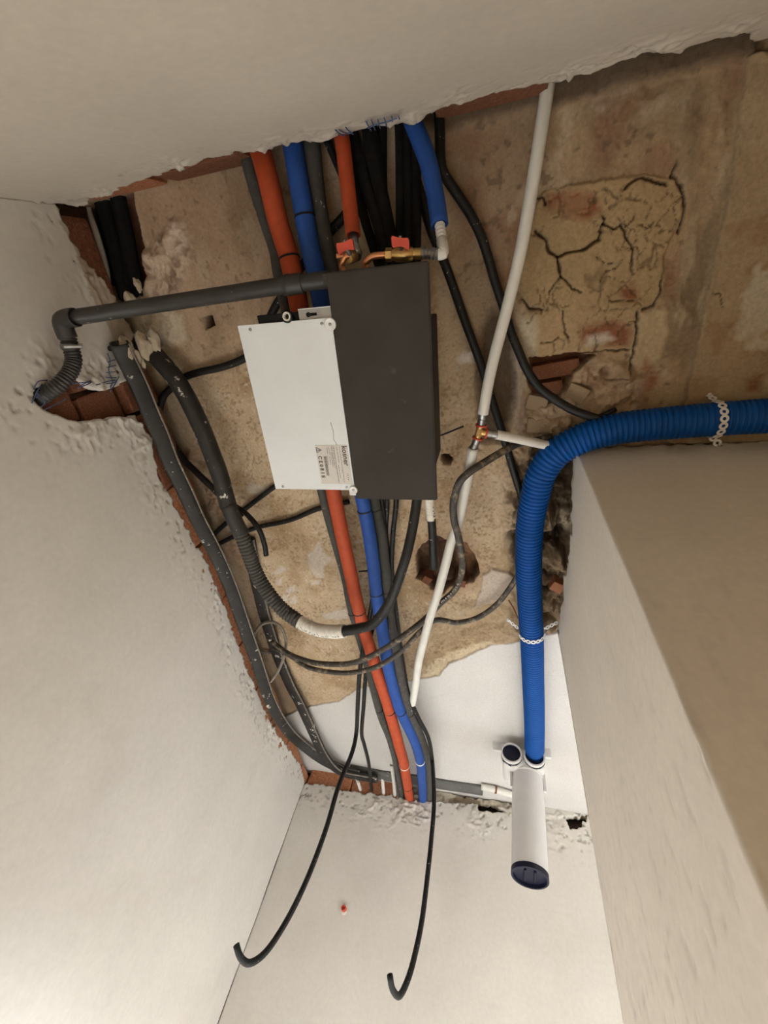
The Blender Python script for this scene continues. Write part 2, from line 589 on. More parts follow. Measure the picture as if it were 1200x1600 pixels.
# plaster blob left of the red pipe
wb = soft(C([(255, 365), (275, 345), (297, 360), (300, 395), (285, 440), (272, 465), (235, 470), (222, 440), (222, 390)]), 0.012, 'f')
blend([0.52, 0.39, 0.29], wb * 0.9)
D += 0.006 * wb + 0.02 * wb * fbm(X, Y, 30, 11, 4)
blend([0.22, 0.14, 0.09], wb * 0.75 * sstep(0.05, 0.3, fbm(X, Y, 42, 44, 2)))
wb2 = soft(C([(262, 355), (288, 350), (297, 378), (284, 402), (264, 396)]), 0.008, 'f')
blend([0.60, 0.47, 0.37], wb2 * 0.9)
# chase cut for the two black ducts in the front left corner
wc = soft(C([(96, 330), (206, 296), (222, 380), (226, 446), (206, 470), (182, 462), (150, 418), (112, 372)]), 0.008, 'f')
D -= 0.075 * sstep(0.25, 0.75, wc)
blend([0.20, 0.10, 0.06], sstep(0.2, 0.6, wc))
# rough tan mortar smeared from the left wall on to the ceiling
wm = soft(C([(100, 360), (150, 415), (190, 462), (240, 468), (284, 492), (292, 530), (262, 545), (236, 552), (190, 560), (120, 500), (90, 400)]), 0.008, 'f')
wm = wm * (1 - sstep(0.2, 0.6, wc))
blend([0.50, 0.41, 0.30], wm * 0.95)
D += wm * (0.012 + 0.02 * fbm(X, Y, 14, 12, 4))
# band of dark cement along the front wall
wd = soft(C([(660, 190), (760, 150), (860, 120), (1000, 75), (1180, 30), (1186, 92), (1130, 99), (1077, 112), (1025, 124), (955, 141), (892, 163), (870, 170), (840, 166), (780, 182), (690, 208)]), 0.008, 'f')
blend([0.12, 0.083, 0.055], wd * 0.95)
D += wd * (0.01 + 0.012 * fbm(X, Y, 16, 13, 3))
wd2 = soft(C([(860, 175), (980, 140), (1090, 118), (1080, 150), (1010, 172), (950, 190), (900, 200)]), 0.02)
blend([0.46, 0.36, 0.27], wd2 * 0.8 * (1 - wd) * sstep(-0.25, 0.15, fbm(X, Y, 14, 33, 4)))
D += wd2 * 0.006
# greyer strip and the raised smoother coat on the far right
wg = soft(C([(1062, 160), (1160, 130), (1150, 300), (1110, 480), (1075, 620), (1010, 600), (1040, 480), (1075, 330)]), 0.03)
blend([0.205, 0.148, 0.09], wg * 0.85 * sstep(-0.35, 0.1, fbm(X * 2, Y * 0.7, 9, 39, 4)))
blend([0.40, 0.31, 0.20], wg * 0.7 * sstep(0.1, 0.35, fbm(X * 2.2, Y * 0.5, 16, 40, 4)))
D += wg * 0.012 * fbm(X, Y, 20, 14, 3)
ws = soft(C([(1166, 90), (1300, 40), (1300, 700), (1040, 690), (1068, 620), (1100, 470), (1130, 330)]), 0.006, 'f')
blend([0.34, 0.25, 0.15], ws * 0.85)
D += 0.012 * sstep(0.3, 0.7, ws)
wsp = ws * sstep(0.12, 0.4, fbm(X, Y, 16, 15, 4))
blend([0.26, 0.16, 0.085], wsp * 0.7)
wsg = ws * sstep(0.25, 0.45, fbm(X, Y, 11, 29, 4))
blend([0.46, 0.40, 0.30], wsg * 0.8)
# the cracked ochre infill
patch = C([(838, 318), (850, 300), (905, 288), (958, 280), (1000, 274), (1056, 282), (1066, 312), (1062, 345), (1046, 372), (1036, 410), (1032, 452), (1020, 474), (990, 486), (930, 484), (850, 484), (816, 470), (812, 420), (826, 365)])
wp = soft(patch, 0.006, 'f')
blend([0.345, 0.24, 0.125], wp * 0.85)
D += 0.005 * sstep(0.35, 0.65, wp) + wp * 0.003 * fbm(X, Y, 25, 16, 4)
patch2 = C([(818, 488), (880, 484), (996, 484), (990, 545), (930, 550), (880, 556), (838, 562), (826, 530)])
wp2 = soft(patch2, 0.005, 'f')
blend([0.36, 0.25, 0.135], wp2 * 0.85)
D += 0.004 * sstep(0.35, 0.65, wp2)
patch3 = C([(1000, 486), (1040, 480), (1046, 520), (1030, 560), (1000, 590), (985, 560)])
wp3 = soft(patch3, 0.006, 'f')
blend([0.42, 0.315, 0.19], wp3 * 0.85)
D += 0.005 * wp3
blend([0.50, 0.43, 0.32], soft(C([(812, 495), (838, 498), (836, 560), (826, 575), (808, 540)]), 0.01, 'f') * 0.8)
scr = sstep(-0.12, 0.12, fbm(X * 0.25, Y, 70, 17, 3))
for poly, k in (([(856, 306), (910, 296), (928, 302), (938, 330), (918, 345), (880, 336), (852, 322)], 1.0),
                ([(905, 508), (962, 498), (985, 512), (984, 540), (912, 536)], 0.9),
                ([(970, 448), (992, 440), (998, 470), (972, 472)], 0.9),
                ([(990, 600), (1010, 560), (1030, 590), (1008, 628), (985, 620)], 0.8),
                ([(1160, 590), (1190, 585), (1180, 612), (1162, 608)], 0.8),
                ([(1040, 400), (1064, 396), (1056, 470), (1038, 460)], 0.5)):
    q = soft(C(poly), 0.008, 'f')
    blend([0.21, 0.075, 0.036], q * k * np.maximum(scr, 0.6))
    D -= 0.004 * q
q = soft(C([(918, 526), (950, 520), (962, 530), (940, 538), (915, 540)]), 0.006, 'f')
blend([0.56, 0.50, 0.41], q * 0.7)


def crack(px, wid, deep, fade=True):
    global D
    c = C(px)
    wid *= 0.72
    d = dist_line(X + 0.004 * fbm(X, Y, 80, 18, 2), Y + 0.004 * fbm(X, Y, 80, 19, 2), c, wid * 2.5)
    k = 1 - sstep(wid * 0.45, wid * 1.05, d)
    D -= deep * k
    blend([0.07, 0.045, 0.028], k * 0.85)  # shade inside the crack, put into the colour


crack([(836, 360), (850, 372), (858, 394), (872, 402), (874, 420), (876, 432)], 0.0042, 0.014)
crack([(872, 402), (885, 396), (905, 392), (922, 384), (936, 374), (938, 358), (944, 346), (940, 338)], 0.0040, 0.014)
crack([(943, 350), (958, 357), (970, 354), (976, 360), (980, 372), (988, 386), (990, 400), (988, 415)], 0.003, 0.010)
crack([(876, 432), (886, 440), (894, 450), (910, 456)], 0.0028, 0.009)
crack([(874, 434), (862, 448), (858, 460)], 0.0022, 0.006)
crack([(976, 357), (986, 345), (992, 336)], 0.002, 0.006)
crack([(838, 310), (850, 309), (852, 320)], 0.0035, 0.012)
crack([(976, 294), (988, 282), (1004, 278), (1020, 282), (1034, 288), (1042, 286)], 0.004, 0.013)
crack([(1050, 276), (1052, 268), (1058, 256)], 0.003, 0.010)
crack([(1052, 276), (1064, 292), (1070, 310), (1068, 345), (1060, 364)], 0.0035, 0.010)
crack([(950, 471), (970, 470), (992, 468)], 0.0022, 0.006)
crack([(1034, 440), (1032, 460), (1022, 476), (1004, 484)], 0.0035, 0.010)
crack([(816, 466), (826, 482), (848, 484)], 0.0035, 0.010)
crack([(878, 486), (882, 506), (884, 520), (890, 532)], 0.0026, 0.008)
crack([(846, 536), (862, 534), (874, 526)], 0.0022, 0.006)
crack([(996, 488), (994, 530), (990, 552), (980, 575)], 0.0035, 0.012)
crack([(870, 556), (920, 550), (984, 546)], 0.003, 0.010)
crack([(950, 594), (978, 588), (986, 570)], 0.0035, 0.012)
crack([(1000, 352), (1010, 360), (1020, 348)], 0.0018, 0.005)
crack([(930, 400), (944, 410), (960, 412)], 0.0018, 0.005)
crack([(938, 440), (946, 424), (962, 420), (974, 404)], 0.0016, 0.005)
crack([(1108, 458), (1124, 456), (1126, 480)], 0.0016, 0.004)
inp = np.flatnonzero((wp + wp2 > 0.6))
pb_ = C([(860, 300), (1060, 300), (1040, 480), (830, 545)])
pts_ = np.stack([rng.uniform(pb_[:, 0].min(), pb_[:, 0].max(), 90), rng.uniform(pb_[:, 1].min(), pb_[:, 1].max(), 90)], 1)
qx, qy = (X + 1.3 * (nx - X) + (fx - X))[inp], (Y + 1.3 * (ny - Y) + (fy - Y))[inp]
f1 = np.full(len(inp), 9.0); f2 = f1.copy()
for a, b in pts_:
    dd = np.hypot(qx - a, qy - b)
    f2 = np.where(dd < f1, f1, np.minimum(f2, dd))
    f1 = np.minimum(f1, dd)
hair = (1 - sstep(0.0008, 0.0022, f2 - f1)) * sstep(0.0, 0.2, fbm(qx, qy, 14, 41, 3) + 0.05)
hh = np.zeros(len(X)); hh[inp] = hair
D -= 0.004 * hh
blend([0.13, 0.085, 0.045], hh * 0.7)  # hairlines get their shade in the colour too
# broken masonry below the infill: a brick pocket and rubble along the partition
q = soft(C([(828, 562), (900, 552), (930, 556), (900, 580), (886, 604), (872, 622), (850, 634), (834, 622), (826, 600)]), 0.006, 'f')
D -= 0.055 * sstep(0.3, 0.7, q)
blend([0.16, 0.07, 0.04], sstep(0.2, 0.6, q))
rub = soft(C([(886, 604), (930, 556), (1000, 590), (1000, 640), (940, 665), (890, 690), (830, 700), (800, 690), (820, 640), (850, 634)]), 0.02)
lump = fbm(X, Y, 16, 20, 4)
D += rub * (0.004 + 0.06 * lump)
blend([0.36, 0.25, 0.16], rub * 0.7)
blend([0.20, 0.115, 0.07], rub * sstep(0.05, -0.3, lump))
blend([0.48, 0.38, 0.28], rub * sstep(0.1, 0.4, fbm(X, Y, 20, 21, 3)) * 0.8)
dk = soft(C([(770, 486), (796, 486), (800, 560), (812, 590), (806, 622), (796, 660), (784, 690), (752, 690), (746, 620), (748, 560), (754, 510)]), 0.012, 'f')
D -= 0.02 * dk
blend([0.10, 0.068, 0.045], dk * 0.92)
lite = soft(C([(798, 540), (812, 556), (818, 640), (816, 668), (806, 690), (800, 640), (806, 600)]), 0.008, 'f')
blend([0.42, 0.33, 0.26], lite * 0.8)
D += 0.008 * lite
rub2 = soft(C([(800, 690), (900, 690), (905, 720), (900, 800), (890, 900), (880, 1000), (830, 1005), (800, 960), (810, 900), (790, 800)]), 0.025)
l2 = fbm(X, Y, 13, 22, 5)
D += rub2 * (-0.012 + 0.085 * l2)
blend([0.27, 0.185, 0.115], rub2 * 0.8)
blend([0.08, 0.052, 0.034], rub2 * sstep(0.08, -0.25, l2))  # shade in the rubble's cavities, painted along the low lumps
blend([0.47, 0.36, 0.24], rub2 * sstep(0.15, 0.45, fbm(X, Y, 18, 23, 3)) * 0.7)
gap = soft(C([(866, 752), (900, 716), (905, 800), (895, 850), (886, 880), (874, 860), (862, 800)]), 0.01, 'f')
D -= 0.05 * gap
blend([0.09, 0.062, 0.042], gap * 0.8)
blend([0.46, 0.38, 0.26], soft(C([(872, 804), (896, 802), (896, 840), (886, 846)]), 0.006, 'f') * 0.8)
# the broken hole and the two small ones
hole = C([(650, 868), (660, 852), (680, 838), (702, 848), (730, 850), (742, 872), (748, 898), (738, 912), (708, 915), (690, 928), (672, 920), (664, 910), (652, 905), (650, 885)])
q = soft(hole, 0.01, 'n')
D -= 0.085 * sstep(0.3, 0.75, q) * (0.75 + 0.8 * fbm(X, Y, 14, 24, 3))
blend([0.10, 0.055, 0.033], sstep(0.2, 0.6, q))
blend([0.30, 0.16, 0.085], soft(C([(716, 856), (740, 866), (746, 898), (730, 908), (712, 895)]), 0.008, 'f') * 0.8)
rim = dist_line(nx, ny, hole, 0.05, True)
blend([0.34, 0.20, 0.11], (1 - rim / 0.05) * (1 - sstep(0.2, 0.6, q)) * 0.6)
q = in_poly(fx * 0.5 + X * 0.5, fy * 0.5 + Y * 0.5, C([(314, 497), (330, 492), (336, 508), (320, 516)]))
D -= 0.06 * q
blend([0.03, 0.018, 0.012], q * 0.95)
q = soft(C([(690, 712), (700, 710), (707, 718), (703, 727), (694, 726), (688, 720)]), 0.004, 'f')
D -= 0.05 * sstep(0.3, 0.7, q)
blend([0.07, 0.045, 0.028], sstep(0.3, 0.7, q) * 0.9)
# reddish break left of the conduits, lumps along the left wall
for poly in ([(290, 700), (318, 696), (328, 720), (300, 732)], [(318, 756), (350, 766), (350, 800), (326, 800)], [(350, 850), (376, 850), (384, 870), (356, 874)]):
    q = soft(C(poly), 0.02)
    D += q * (0.004 + 0.03 * fbm(X, Y, 24, 25, 3))
    blend([0.36, 0.20, 0.13], q * 0.7)
wv = soft(C([(225, 600), (270, 590), (345, 780), (430, 980), (470, 1120), (380, 1060), (300, 850)]), 0.03)
blend([0.27, 0.20, 0.135], wv * 0.6)
# white remnants of paint
wh = np.array([0.62, 0.55, 0.48])
for poly in ([(488, 860), (498, 846), (504, 862), (520, 874), (506, 884), (506, 904), (494, 902), (482, 884), (481, 866)],
             [(424, 896), (440, 884), (448, 890), (436, 898)], [(432, 906), (442, 902), (440, 914), (432, 912)],
             [(446, 920), (460, 914), (462, 922), (450, 928)], [(440, 930), (450, 928), (450, 940), (442, 938)],
             [(452, 934), (462, 930), (464, 942), (454, 944)], [(484, 910), (500, 906), (500, 912), (486, 914)],
             [(712, 560), (722, 550), (738, 550), (736, 566), (720, 568)], [(388, 756), (408, 758), (424, 764), (400, 774), (388, 770)],
             [(604, 806), (612, 806), (612, 850), (604, 840)], [(502, 960), (540, 952), (545, 968), (510, 968)]):
    q = soft(C(poly), 0.005, 'f')
    blend(wh, q * 0.8)
    D += 0.0015 * q
q = soft(C([(754, 898), (770, 888), (790, 892), (806, 902), (800, 922), (780, 936), (752, 946), (740, 950), (752, 920)]), 0.006, 'f')
blend([0.60, 0.50, 0.42], q * 0.9)
D += 0.009 * sstep(0.3, 0.7, q)
q = soft(C([(660, 968), (740, 950), (790, 930), (808, 950), (760, 1000), (700, 1030), (660, 1056), (648, 1000)]), 0.03)
blend([0.30, 0.21, 0.12], q * 0.6)
D += q * 0.012 * fbm(X, Y, 22, 26, 4)
q = soft(C([(690, 1002), (800, 960), (880, 960), (873, 986), (800, 1004), (765, 1005), (700, 1034), (664, 1056), (660, 1040)]), 0.015)
blend([0.34, 0.24, 0.145], q * 0.7)
D += q * (0.004 + 0.016 * fbm(X, Y, 26, 27, 4))
# the painted part that has not been scraped, a thin coat proud of the rest
white = C([(330, 1180), (415, 1140), (436, 1124), (470, 1106), (505, 1098), (530, 1094), (562, 1074), (600, 1066), (640, 1062), (664, 1058), (686, 1054), (700, 1036), (730, 1024), (768, 1006), (800, 1003), (840, 992), (1000, 968), (1400, 930), (1400, 1500), (300, 1500)])
q = soft(white, 0.006, 'f')
wq = sstep(0.35, 0.6, q)
D = D * (1 - wq * 0.85) + 0.008 * wq
blend([0.62, 0.59, 0.56], wq)
band = soft(C([(664, 1060), (686, 1056), (702, 1036), (770, 1006), (770, 996), (700, 1020), (668, 1040), (640, 1050), (640, 1062)]), 0.008, 'f') * (1 - wq)
blend([0.54, 0.44, 0.30], band * 0.8)
D = np.where(D < -0.10, -0.10, D)
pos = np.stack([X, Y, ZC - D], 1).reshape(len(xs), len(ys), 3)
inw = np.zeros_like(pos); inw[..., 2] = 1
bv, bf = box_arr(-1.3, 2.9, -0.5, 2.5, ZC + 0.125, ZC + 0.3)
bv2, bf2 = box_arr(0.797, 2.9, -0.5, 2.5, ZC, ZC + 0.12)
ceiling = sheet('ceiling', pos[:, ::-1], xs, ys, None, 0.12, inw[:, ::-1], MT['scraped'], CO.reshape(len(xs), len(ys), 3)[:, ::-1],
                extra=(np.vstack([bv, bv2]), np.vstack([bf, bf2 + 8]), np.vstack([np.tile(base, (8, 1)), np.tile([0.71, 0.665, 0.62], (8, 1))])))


# ------------------------------------------------------------------ walls: plaster coats with broken upper edges
def wall_sheet(name, O, U, Nn, u0, u1, v0, top, res, holes, seed, thick=0.022, parent=None, rough_band=0.075, col=cream, fine=None, m='plaster', amp=1.0, stains=()):
    """O + u U + v Z ; top(u) the broken upper edge; holes polygons in (u, v)"""
    O, U, Nn = map(np.asarray, (O, U, Nn))
    us = np.arange(u0, u1 + res / 2, res)
    tmax = float(np.max(top(us))) + 0.02
    vs = np.arange(v0, tmax, res)
    A, B = [a.ravel() for a in np.meshgrid(us, vs, indexing='ij')]
    tp = top(us)[:, None].repeat(len(vs), 1).ravel() + 0.008 * fbm(A, B, 45, seed, 3) + 0.006 * fbm(A, B, 14, seed + 5, 2) + 0.013 * fbm(A, B * 0.2, 75, seed + 14, 2)
    dist = tp - B
    kp = dist > 0
    wa, wb_ = A + 0.006 * fbm(A, B, 50, seed + 1, 3), B + 0.006 * fbm(A, B, 50, seed + 2, 3)
    hd = np.full(A.shape, 9.0)
    for h in holes:
        kp &= ~in_poly(wa, wb_, h)
        q = dist_line(A, B, h, 0.14, True)
        hd = np.minimum(hd, np.where(q < 0.139, q, 9.0))
    near = np.minimum(np.maximum(dist, 0), hd)
    k = np.exp(-(near / rough_band) ** 2) * amp
    d = 0.004 * fbm(A, B, 3.5, seed + 3, 3) + 0.00015 * fbm(A, B, 60, seed + 4, 2)
    ridge = 0.5 - np.abs(fbm(A * 0.8, B, 11, seed + 6, 4))
    blot = sstep(-0.05, 0.25, fbm(A, B, 9, seed + 13, 2))
    d += k * blot * (0.006 * sstep(0.40, 0.5, ridge) + 0.004 * fbm(A, B, 20, seed + 7, 2) + 0.006 * np.abs(fbm(A, B, 60, seed + 10, 3)))
    pits = sstep(0.27, 0.45, fbm(A, B, 60, seed + 8, 3))
    d -= 0.005 * pits * np.clip(k * 1.1, 0.0, 1)
    c = np.tile(np.asarray(col), (len(A), 1)) * (1 + 0.06 * fbm(A, B, 5, seed + 9, 4))[:, None]
    sm = sstep(0.18, 0.5, fbm(A * 1.0, B, 6, seed + 11, 5)) * 0.10
    c = c * (1 - sm[:, None]) + np.array([0.50, 0.44, 0.35]) * sm[:, None]
    c = c * (1 - 0.3 * (pits * np.clip(k, 0.0, 1)))[:, None]
    for poly, colr, kk in stains:
        q = in_poly(wa, wb_, poly) * kk
        c = c * (1 - q[:, None]) + np.asarray(colr) * q[:, None]
    pos = O + A[:, None] * U + B[:, None] * np.array([0, 0, 1.0]) + d[:, None] * Nn
    g = (len(us), len(vs))
    kf = kp.reshape(g)
    kf = kf[:-1, :-1] & kf[1:, :-1] & kf[1:, 1:] & kf[:-1, 1:]
    pos = pos.reshape(*g, 3)
    c = c.reshape(*g, 3)
    # the plain lower part of the wall goes down to the floor
    p0, p1 = O + u0 * U, O + u1 * U
    ev = np.array([p0 + [0, 0, v0], p1 + [0, 0, v0], p1 + [0, 0, -0.0 - O[2]], p0 + [0, 0, -0.0 - O[2]]])
    if np.dot(np.cross(U, [0, 0, 1.0]), Nn) < 0:
        pos, c, kf = pos[::-1], c[::-1], kf[::-1]
        ef = np.array([[0, 1, 2, 3]])
    else:
        ef = np.array([[3, 2, 1, 0]])
    inw = np.broadcast_to(-Nn, pos.shape)
    return sheet(name, pos, us, vs, kf, thick, inw, MT[m], c, parent=parent, extra=(ev, ef, np.tile(col, (4, 1))))


def top_fn(pts, ax):
    p = np.array(sorted([(a[ax], a[2] - EYE) for a in pts]))
    return lambda u: np.interp(u, p[:, 0], p[:, 1])


OX = np.array([0, 0, EYE])
left_edge = [(94, 330), (100, 340), (104, 360), (125, 395), (150, 425), (168, 447)]
left_pts = PL(left_edge, XL, 'x') + [np.array([XL, -0.03, EYE + 1.085]), np.array([XL, 0.06, EYE + 1.095]), np.array([XL, 0.088, EYE + 1.05])] + \
    PL([(186, 560), (200, 600), (215, 650), (238, 690), (246, 735), (262, 765), (275, 790), (288, 815), (300, 842), (318, 866), (328, 885), (334, 905), (345, 930), (358, 962), (370, 1000), (385, 1040), (400, 1075), (416, 1110), (430, 1140), (452, 1168), (470, 1195), (476, 1222)], XL, 'x')
chase = [p[1:] - [0, EYE] for p in PL([(56, 616), (66, 604), (84, 598), (104, 596), (122, 594), (140, 606), (160, 612), (185, 606), (206, 590), (212, 640), (204, 652), (186, 648), (160, 655), (128, 656), (96, 650), (72, 642), (58, 630)], XL, 'x')]
wall_left = wall_sheet('wall_left', [XL, 0, EYE], [0, 1, 0], [1, 0, 0], YF, YB, -0.08, top_fn(left_pts, 1), 0.0045, [chase], 40, stains=[([p[1:] - [0, EYE] for p in PL([(92, 345), (112, 375), (128, 420), (142, 462), (160, 492), (182, 540), (260, 560), (330, 480), (240, 430), (170, 420), (120, 340)], XL, 'x')], [0.46, 0.375, 0.275], 0.85)])

front_edge = [(60, 318), (97, 323), (130, 318), (150, 306), (200, 290), (250, 270), (300, 254), (345, 246), (385, 241), (420, 236), (450, 226), (480, 222), (520, 214), (560, 204), (600, 196), (640, 188), (670, 178), (700, 166), (760, 150), (800, 143), (845, 137), (880, 126), (905, 119), (950, 106), (1000, 90), (1040, 83), (1050, 88), (1062, 86), (1080, 72), (1100, 66), (1150, 56), (1168, 58), (1175, 69), (1200, 62), (1260, 50)]
wall_front = wall_sheet('wall_front', [0, YF, EYE], [1, 0, 0], [0, 1, 0], XL, 0.66, 0.38, top_fn(PL(front_edge, YF, 'y'), 0), 0.0036, [], 60, rough_band=0.06, amp=1.1, col=np.array([0.58, 0.515, 0.435]))

back_edge = [(470, 1222), (480, 1222), (505, 1224), (530, 1230), (560, 1236), (600, 1242), (640, 1248), (670, 1250), (700, 1252), (740, 1256), (770, 1256), (800, 1262), (838, 1262), (850, 1254), (880, 1252), (900, 1262), (925, 1276), (960, 1284), (1100, 1310)]
bk_pts = PL(back_edge, YB, 'y')
niches = [[np.array([p[0], p[2] - EYE]) for p in PL(q, YB, 'y')] for q in
          ([(748, 1254), (772, 1258), (790, 1268), (762, 1268), (748, 1266)], [(884, 1278), (900, 1274), (912, 1290), (892, 1296)], [(908, 1272), (916, 1276), (914, 1284), (906, 1282)])]
wall_back = wall_sheet('wall_back', [0, YB, EYE], [1, 0, 0], [0, -1, 0], XL, 0.80, -0.08, top_fn(bk_pts, 0), 0.005, niches, 80, rough_band=0.09, amp=1.8)
wall_sheet('mortar_fill', [0, YB + 0.014, EYE], [1, 0, 0], [0, -1, 0], -0.60, 0.80, 0.9, lambda u: 1.122 + 0 * u, 0.005, niches, 90, parent=wall_back, rough_band=0.2, amp=2.2, col=np.array([0.58, 0.52, 0.43]), stains=[([np.array([p[0], p[2] - EYE]) for p in PL(q, YB, 'y')], [0.24, 0.17, 0.11], 0.8) for q in ([(700, 1246), (722, 1240), (750, 1250), (748, 1266), (700, 1262)], [(880, 1262), (915, 1262), (918, 1276), (890, 1274)])])
bv, bf = box_arr(0.78, 2.62, YB, YB + 0.05, 0, ZC + 0.01)
o = link('wall_back_far', np_mesh('wall_back_far', bv, [bf], False, np.tile(cream, (8, 1))), wall_back, MT['plaster'])

# ------------------------------------------------------------------ the partition whose end juts into the room
PXE = 2.6
us = np.concatenate([np.arange(0, PY1 - PY0 - 0.012, 0.005), PY1 - PY0 - 0.012 + np.linspace(0, 0.024, 13), np.arange(PY1 - PY0 + 0.016, PY1 - PY0 + 0.75, 0.005), [PXE - PX + PY1 - PY0]])
edge = PL([(873, 990), (872, 960), (880, 930), (879, 905), (887, 880), (890, 850), (896, 830), (892, 810), (893, 780), (890, 760), (893, 735), (889, 718), (896, 704)], PX, 'x')
ey = np.array(sorted([(PY1 - p[1], min(p[2] - EYE, 1.122)) for p in edge]))
tu = lambda u: np.where(u < PY1 - PY0, np.interp(u, ey[:, 0], ey[:, 1]), 1.112)
vs = np.arange(-0.2, 1.14, 0.006)
A, B = [a.ravel() for a in np.meshgrid(us, vs, indexing='ij')]
cr_ = 0.005
L0 = PY1 - PY0 - cr_
th = np.clip((A - L0) / (2 * cr_), 0, 1) * np.pi / 2
gx = np.where(A < L0, PX, np.where(A < L0 + 2 * cr_, PX + cr_ - cr_ * np.cos(th), PX + cr_ + (A - L0 - 2 * cr_)))
gy = np.where(A < L0, PY1 - A, np.where(A < L0 + 2 * cr_, PY0 + cr_ - cr_ * np.sin(th), PY0))
nrm = np.stack([-np.cos(th), -np.sin(th), 0 * th], 1)
d = 0.003 * fbm(A, B, 3, 91, 3) + 0.0004 * fbm(A, B * 0.35, 40, 92, 3) - 0.0014 * sstep(0.25, 0.4, fbm(A, B * 0.4, 80, 93, 2)) * sstep(0.75, 0.1, B)
tp = tu(A) + 0.012 * fbm(A, B, 40, 94, 3) + 0.014 * fbm(A, B * 0.3, 80, 95, 2)
kp = ((tp - B) > 0).reshape(len(us), len(vs))
kf = kp[:-1, :-1] & kp[1:, :-1] & kp[1:, 1:] & kp[:-1, 1:]
d += 0.008 * np.exp(-np.maximum(tp - B, 0) / 0.02) * fbm(A, B, 40, 96, 3)
cc = np.tile([0.76, 0.69, 0.60], (len(A), 1)) * (1 + 0.07 * fbm(A, B * 0.5, 6, 97, 4))[:, None]
pitp = sstep(0.25, 0.4, fbm(A, B * 0.4, 80, 93, 2)) * sstep(0.9, 0.1, B)
cc = cc * (1 - 0.10 * pitp[:, None])
pos = np.stack([gx, gy, B + EYE], 1) + d[:, None] * nrm
ev = np.array([[PX, PY1, -0.2 + EYE], [PX, PY0 + .01, -0.2 + EYE], [PX, PY0 + .01, 0], [PX, PY1, 0],
               [PX + .01, PY0, -0.2 + EYE], [PXE, PY0, -0.2 + EYE], [PXE, PY0, 0], [PX + .01, PY0, 0],
               [PX, PY1, ZC - .02], [PXE, PY1, ZC - .02], [PXE, PY1, 0], [PX, PY1, 0],
               [PXE, PY0, ZC - .02], [PXE, PY1, ZC - .02], [PXE, PY1, 0], [PXE, PY0, 0]])
g = (len(us), len(vs))
wall_right = sheet('wall_right', pos.reshape(*g, 3), us, vs, kf, 0.02, -nrm.reshape(*g, 3), MT['plaster'], cc.reshape(*g, 3),
                   extra=(ev, np.array([[0, 1, 2, 3], [4, 5, 6, 7], [11, 10, 9, 8], [15, 14, 13, 12]])[:, ::-1], np.tile([0.76, 0.69, 0.60], (16, 1))))


def core(name, spec, col, parent, seed):
    v, f = box_arr(*spec)
    return tag(link(name, np_mesh(name, v, [f], False, np.tile(col, (8, 1))), parent, MT['masonry']), kind='structure')


core('masonry_core', (PX + 0.02, PXE - 0.01, PY0 + 0.02, PY1 - 0.01, 0, ZC - 0.012), [0.2, 0.13, 0.085], wall_right, 1)
core('masonry_core', (XL - 0.2, XL - 0.05, YF - 0.3, YB + 0.2, 0, ZC + 0.12), [0.33, 0.24, 0.17], wall_left, 2)
core('masonry_core', (XL - 0.2, -0.60, YF - 0.2, YF - 0.05, 0, ZC + 0.1), [0.33, 0.24, 0.17], wall_front, 3)
core('masonry_core', (-0.60, -0.06, YF - 0.2, YF - 0.05, 0, ZC - 0.19), [0.33, 0.24, 0.17], wall_front, 3)
core('masonry_core', (-0.60, -0.06, YF - 0.3, YF - 0.2, 0, ZC + 0.1), [0.2, 0.14, 0.1], wall_front, 3)
core('masonry_core', (-0.06, 0.66, YF - 0.2, YF - 0.03, 0, ZC + 0.1), [0.17, 0.125, 0.09], wall_front, 3)
core('masonry_core', (XL - 0.2, 0.8, YB + 0.06, YB + 0.2, 0, ZC + 0.1), [0.14, 0.10, 0.07], wall_back, 4)

# the rest of the room, seen only as bounce: floor, far side with its window, near side of the passage
boxes('floor', [(-1.3, 2.9, -0.6, 2.6, -0.1, 0.0)], MT['floor'], kind='structure')
plain = mat('painted_wall', (0.62, 0.56, 0.47), 0.95, var=0.04, scale=8)
boxes('wall_far', [(2.6, 2.75, -0.6, 1.16, 0, ZC), (2.6, 2.75, 2.26, 2.5, 0, ZC), (2.6, 2.75, 1.16, 2.26, 0, 0.15), (2.6, 2.75, 1.16, 2.26, 2.13, ZC)], plain, kind='structure')
boxes('wall_passage', [(0.66, 2.6, YF - 0.15, YF, 0, ZC)], plain, kind='structure')


# ------------------------------------------------------------------ bricks bared along the tops of the walls
def brick_variant(i):
    r = np.random.default_rng(100 + i)
    bm = bmesh.new()
    v, f = box_arr(-.5, .5, -.5, .5, -.5, .5)
    vs = [bm.verts.new(p + r.normal(0, 0.02, 3)) for p in v]
    for q in f: bm.faces.new([vs[k] for k in q])
    bmesh.ops.bevel(bm, geom=bm.edges[:], offset=0.045, segments=1, affect='EDGES')
    bmesh.ops.recalc_face_normals(bm, faces=bm.faces[:])
    me = bpy.data.meshes.new('brick')
    bm.to_mesh(me)
    bm.free()
    return me


BR = [brick_variant(i) for i in range(4)]
BRD = [m_.copy() for m_ in BR]
MORT = [m_.copy() for m_ in BR]
for m_ in BR: m_.materials.append(MT['brick'])
for m_ in BRD: m_.materials.append(MT['brickdark'])
for m_ in MORT: m_.materials.append(MT['mortar'])


def brick(parent, c, dims, dark=False, rot=0.0, k=0):
    o = link('brick', (BRD if dark else BR)[k % 4], parent)
    o.location = c
    o.scale = dims
    o.rotation_euler = (random.uniform(-.03, .03), random.uniform(-.03, .03), rot)
    return o


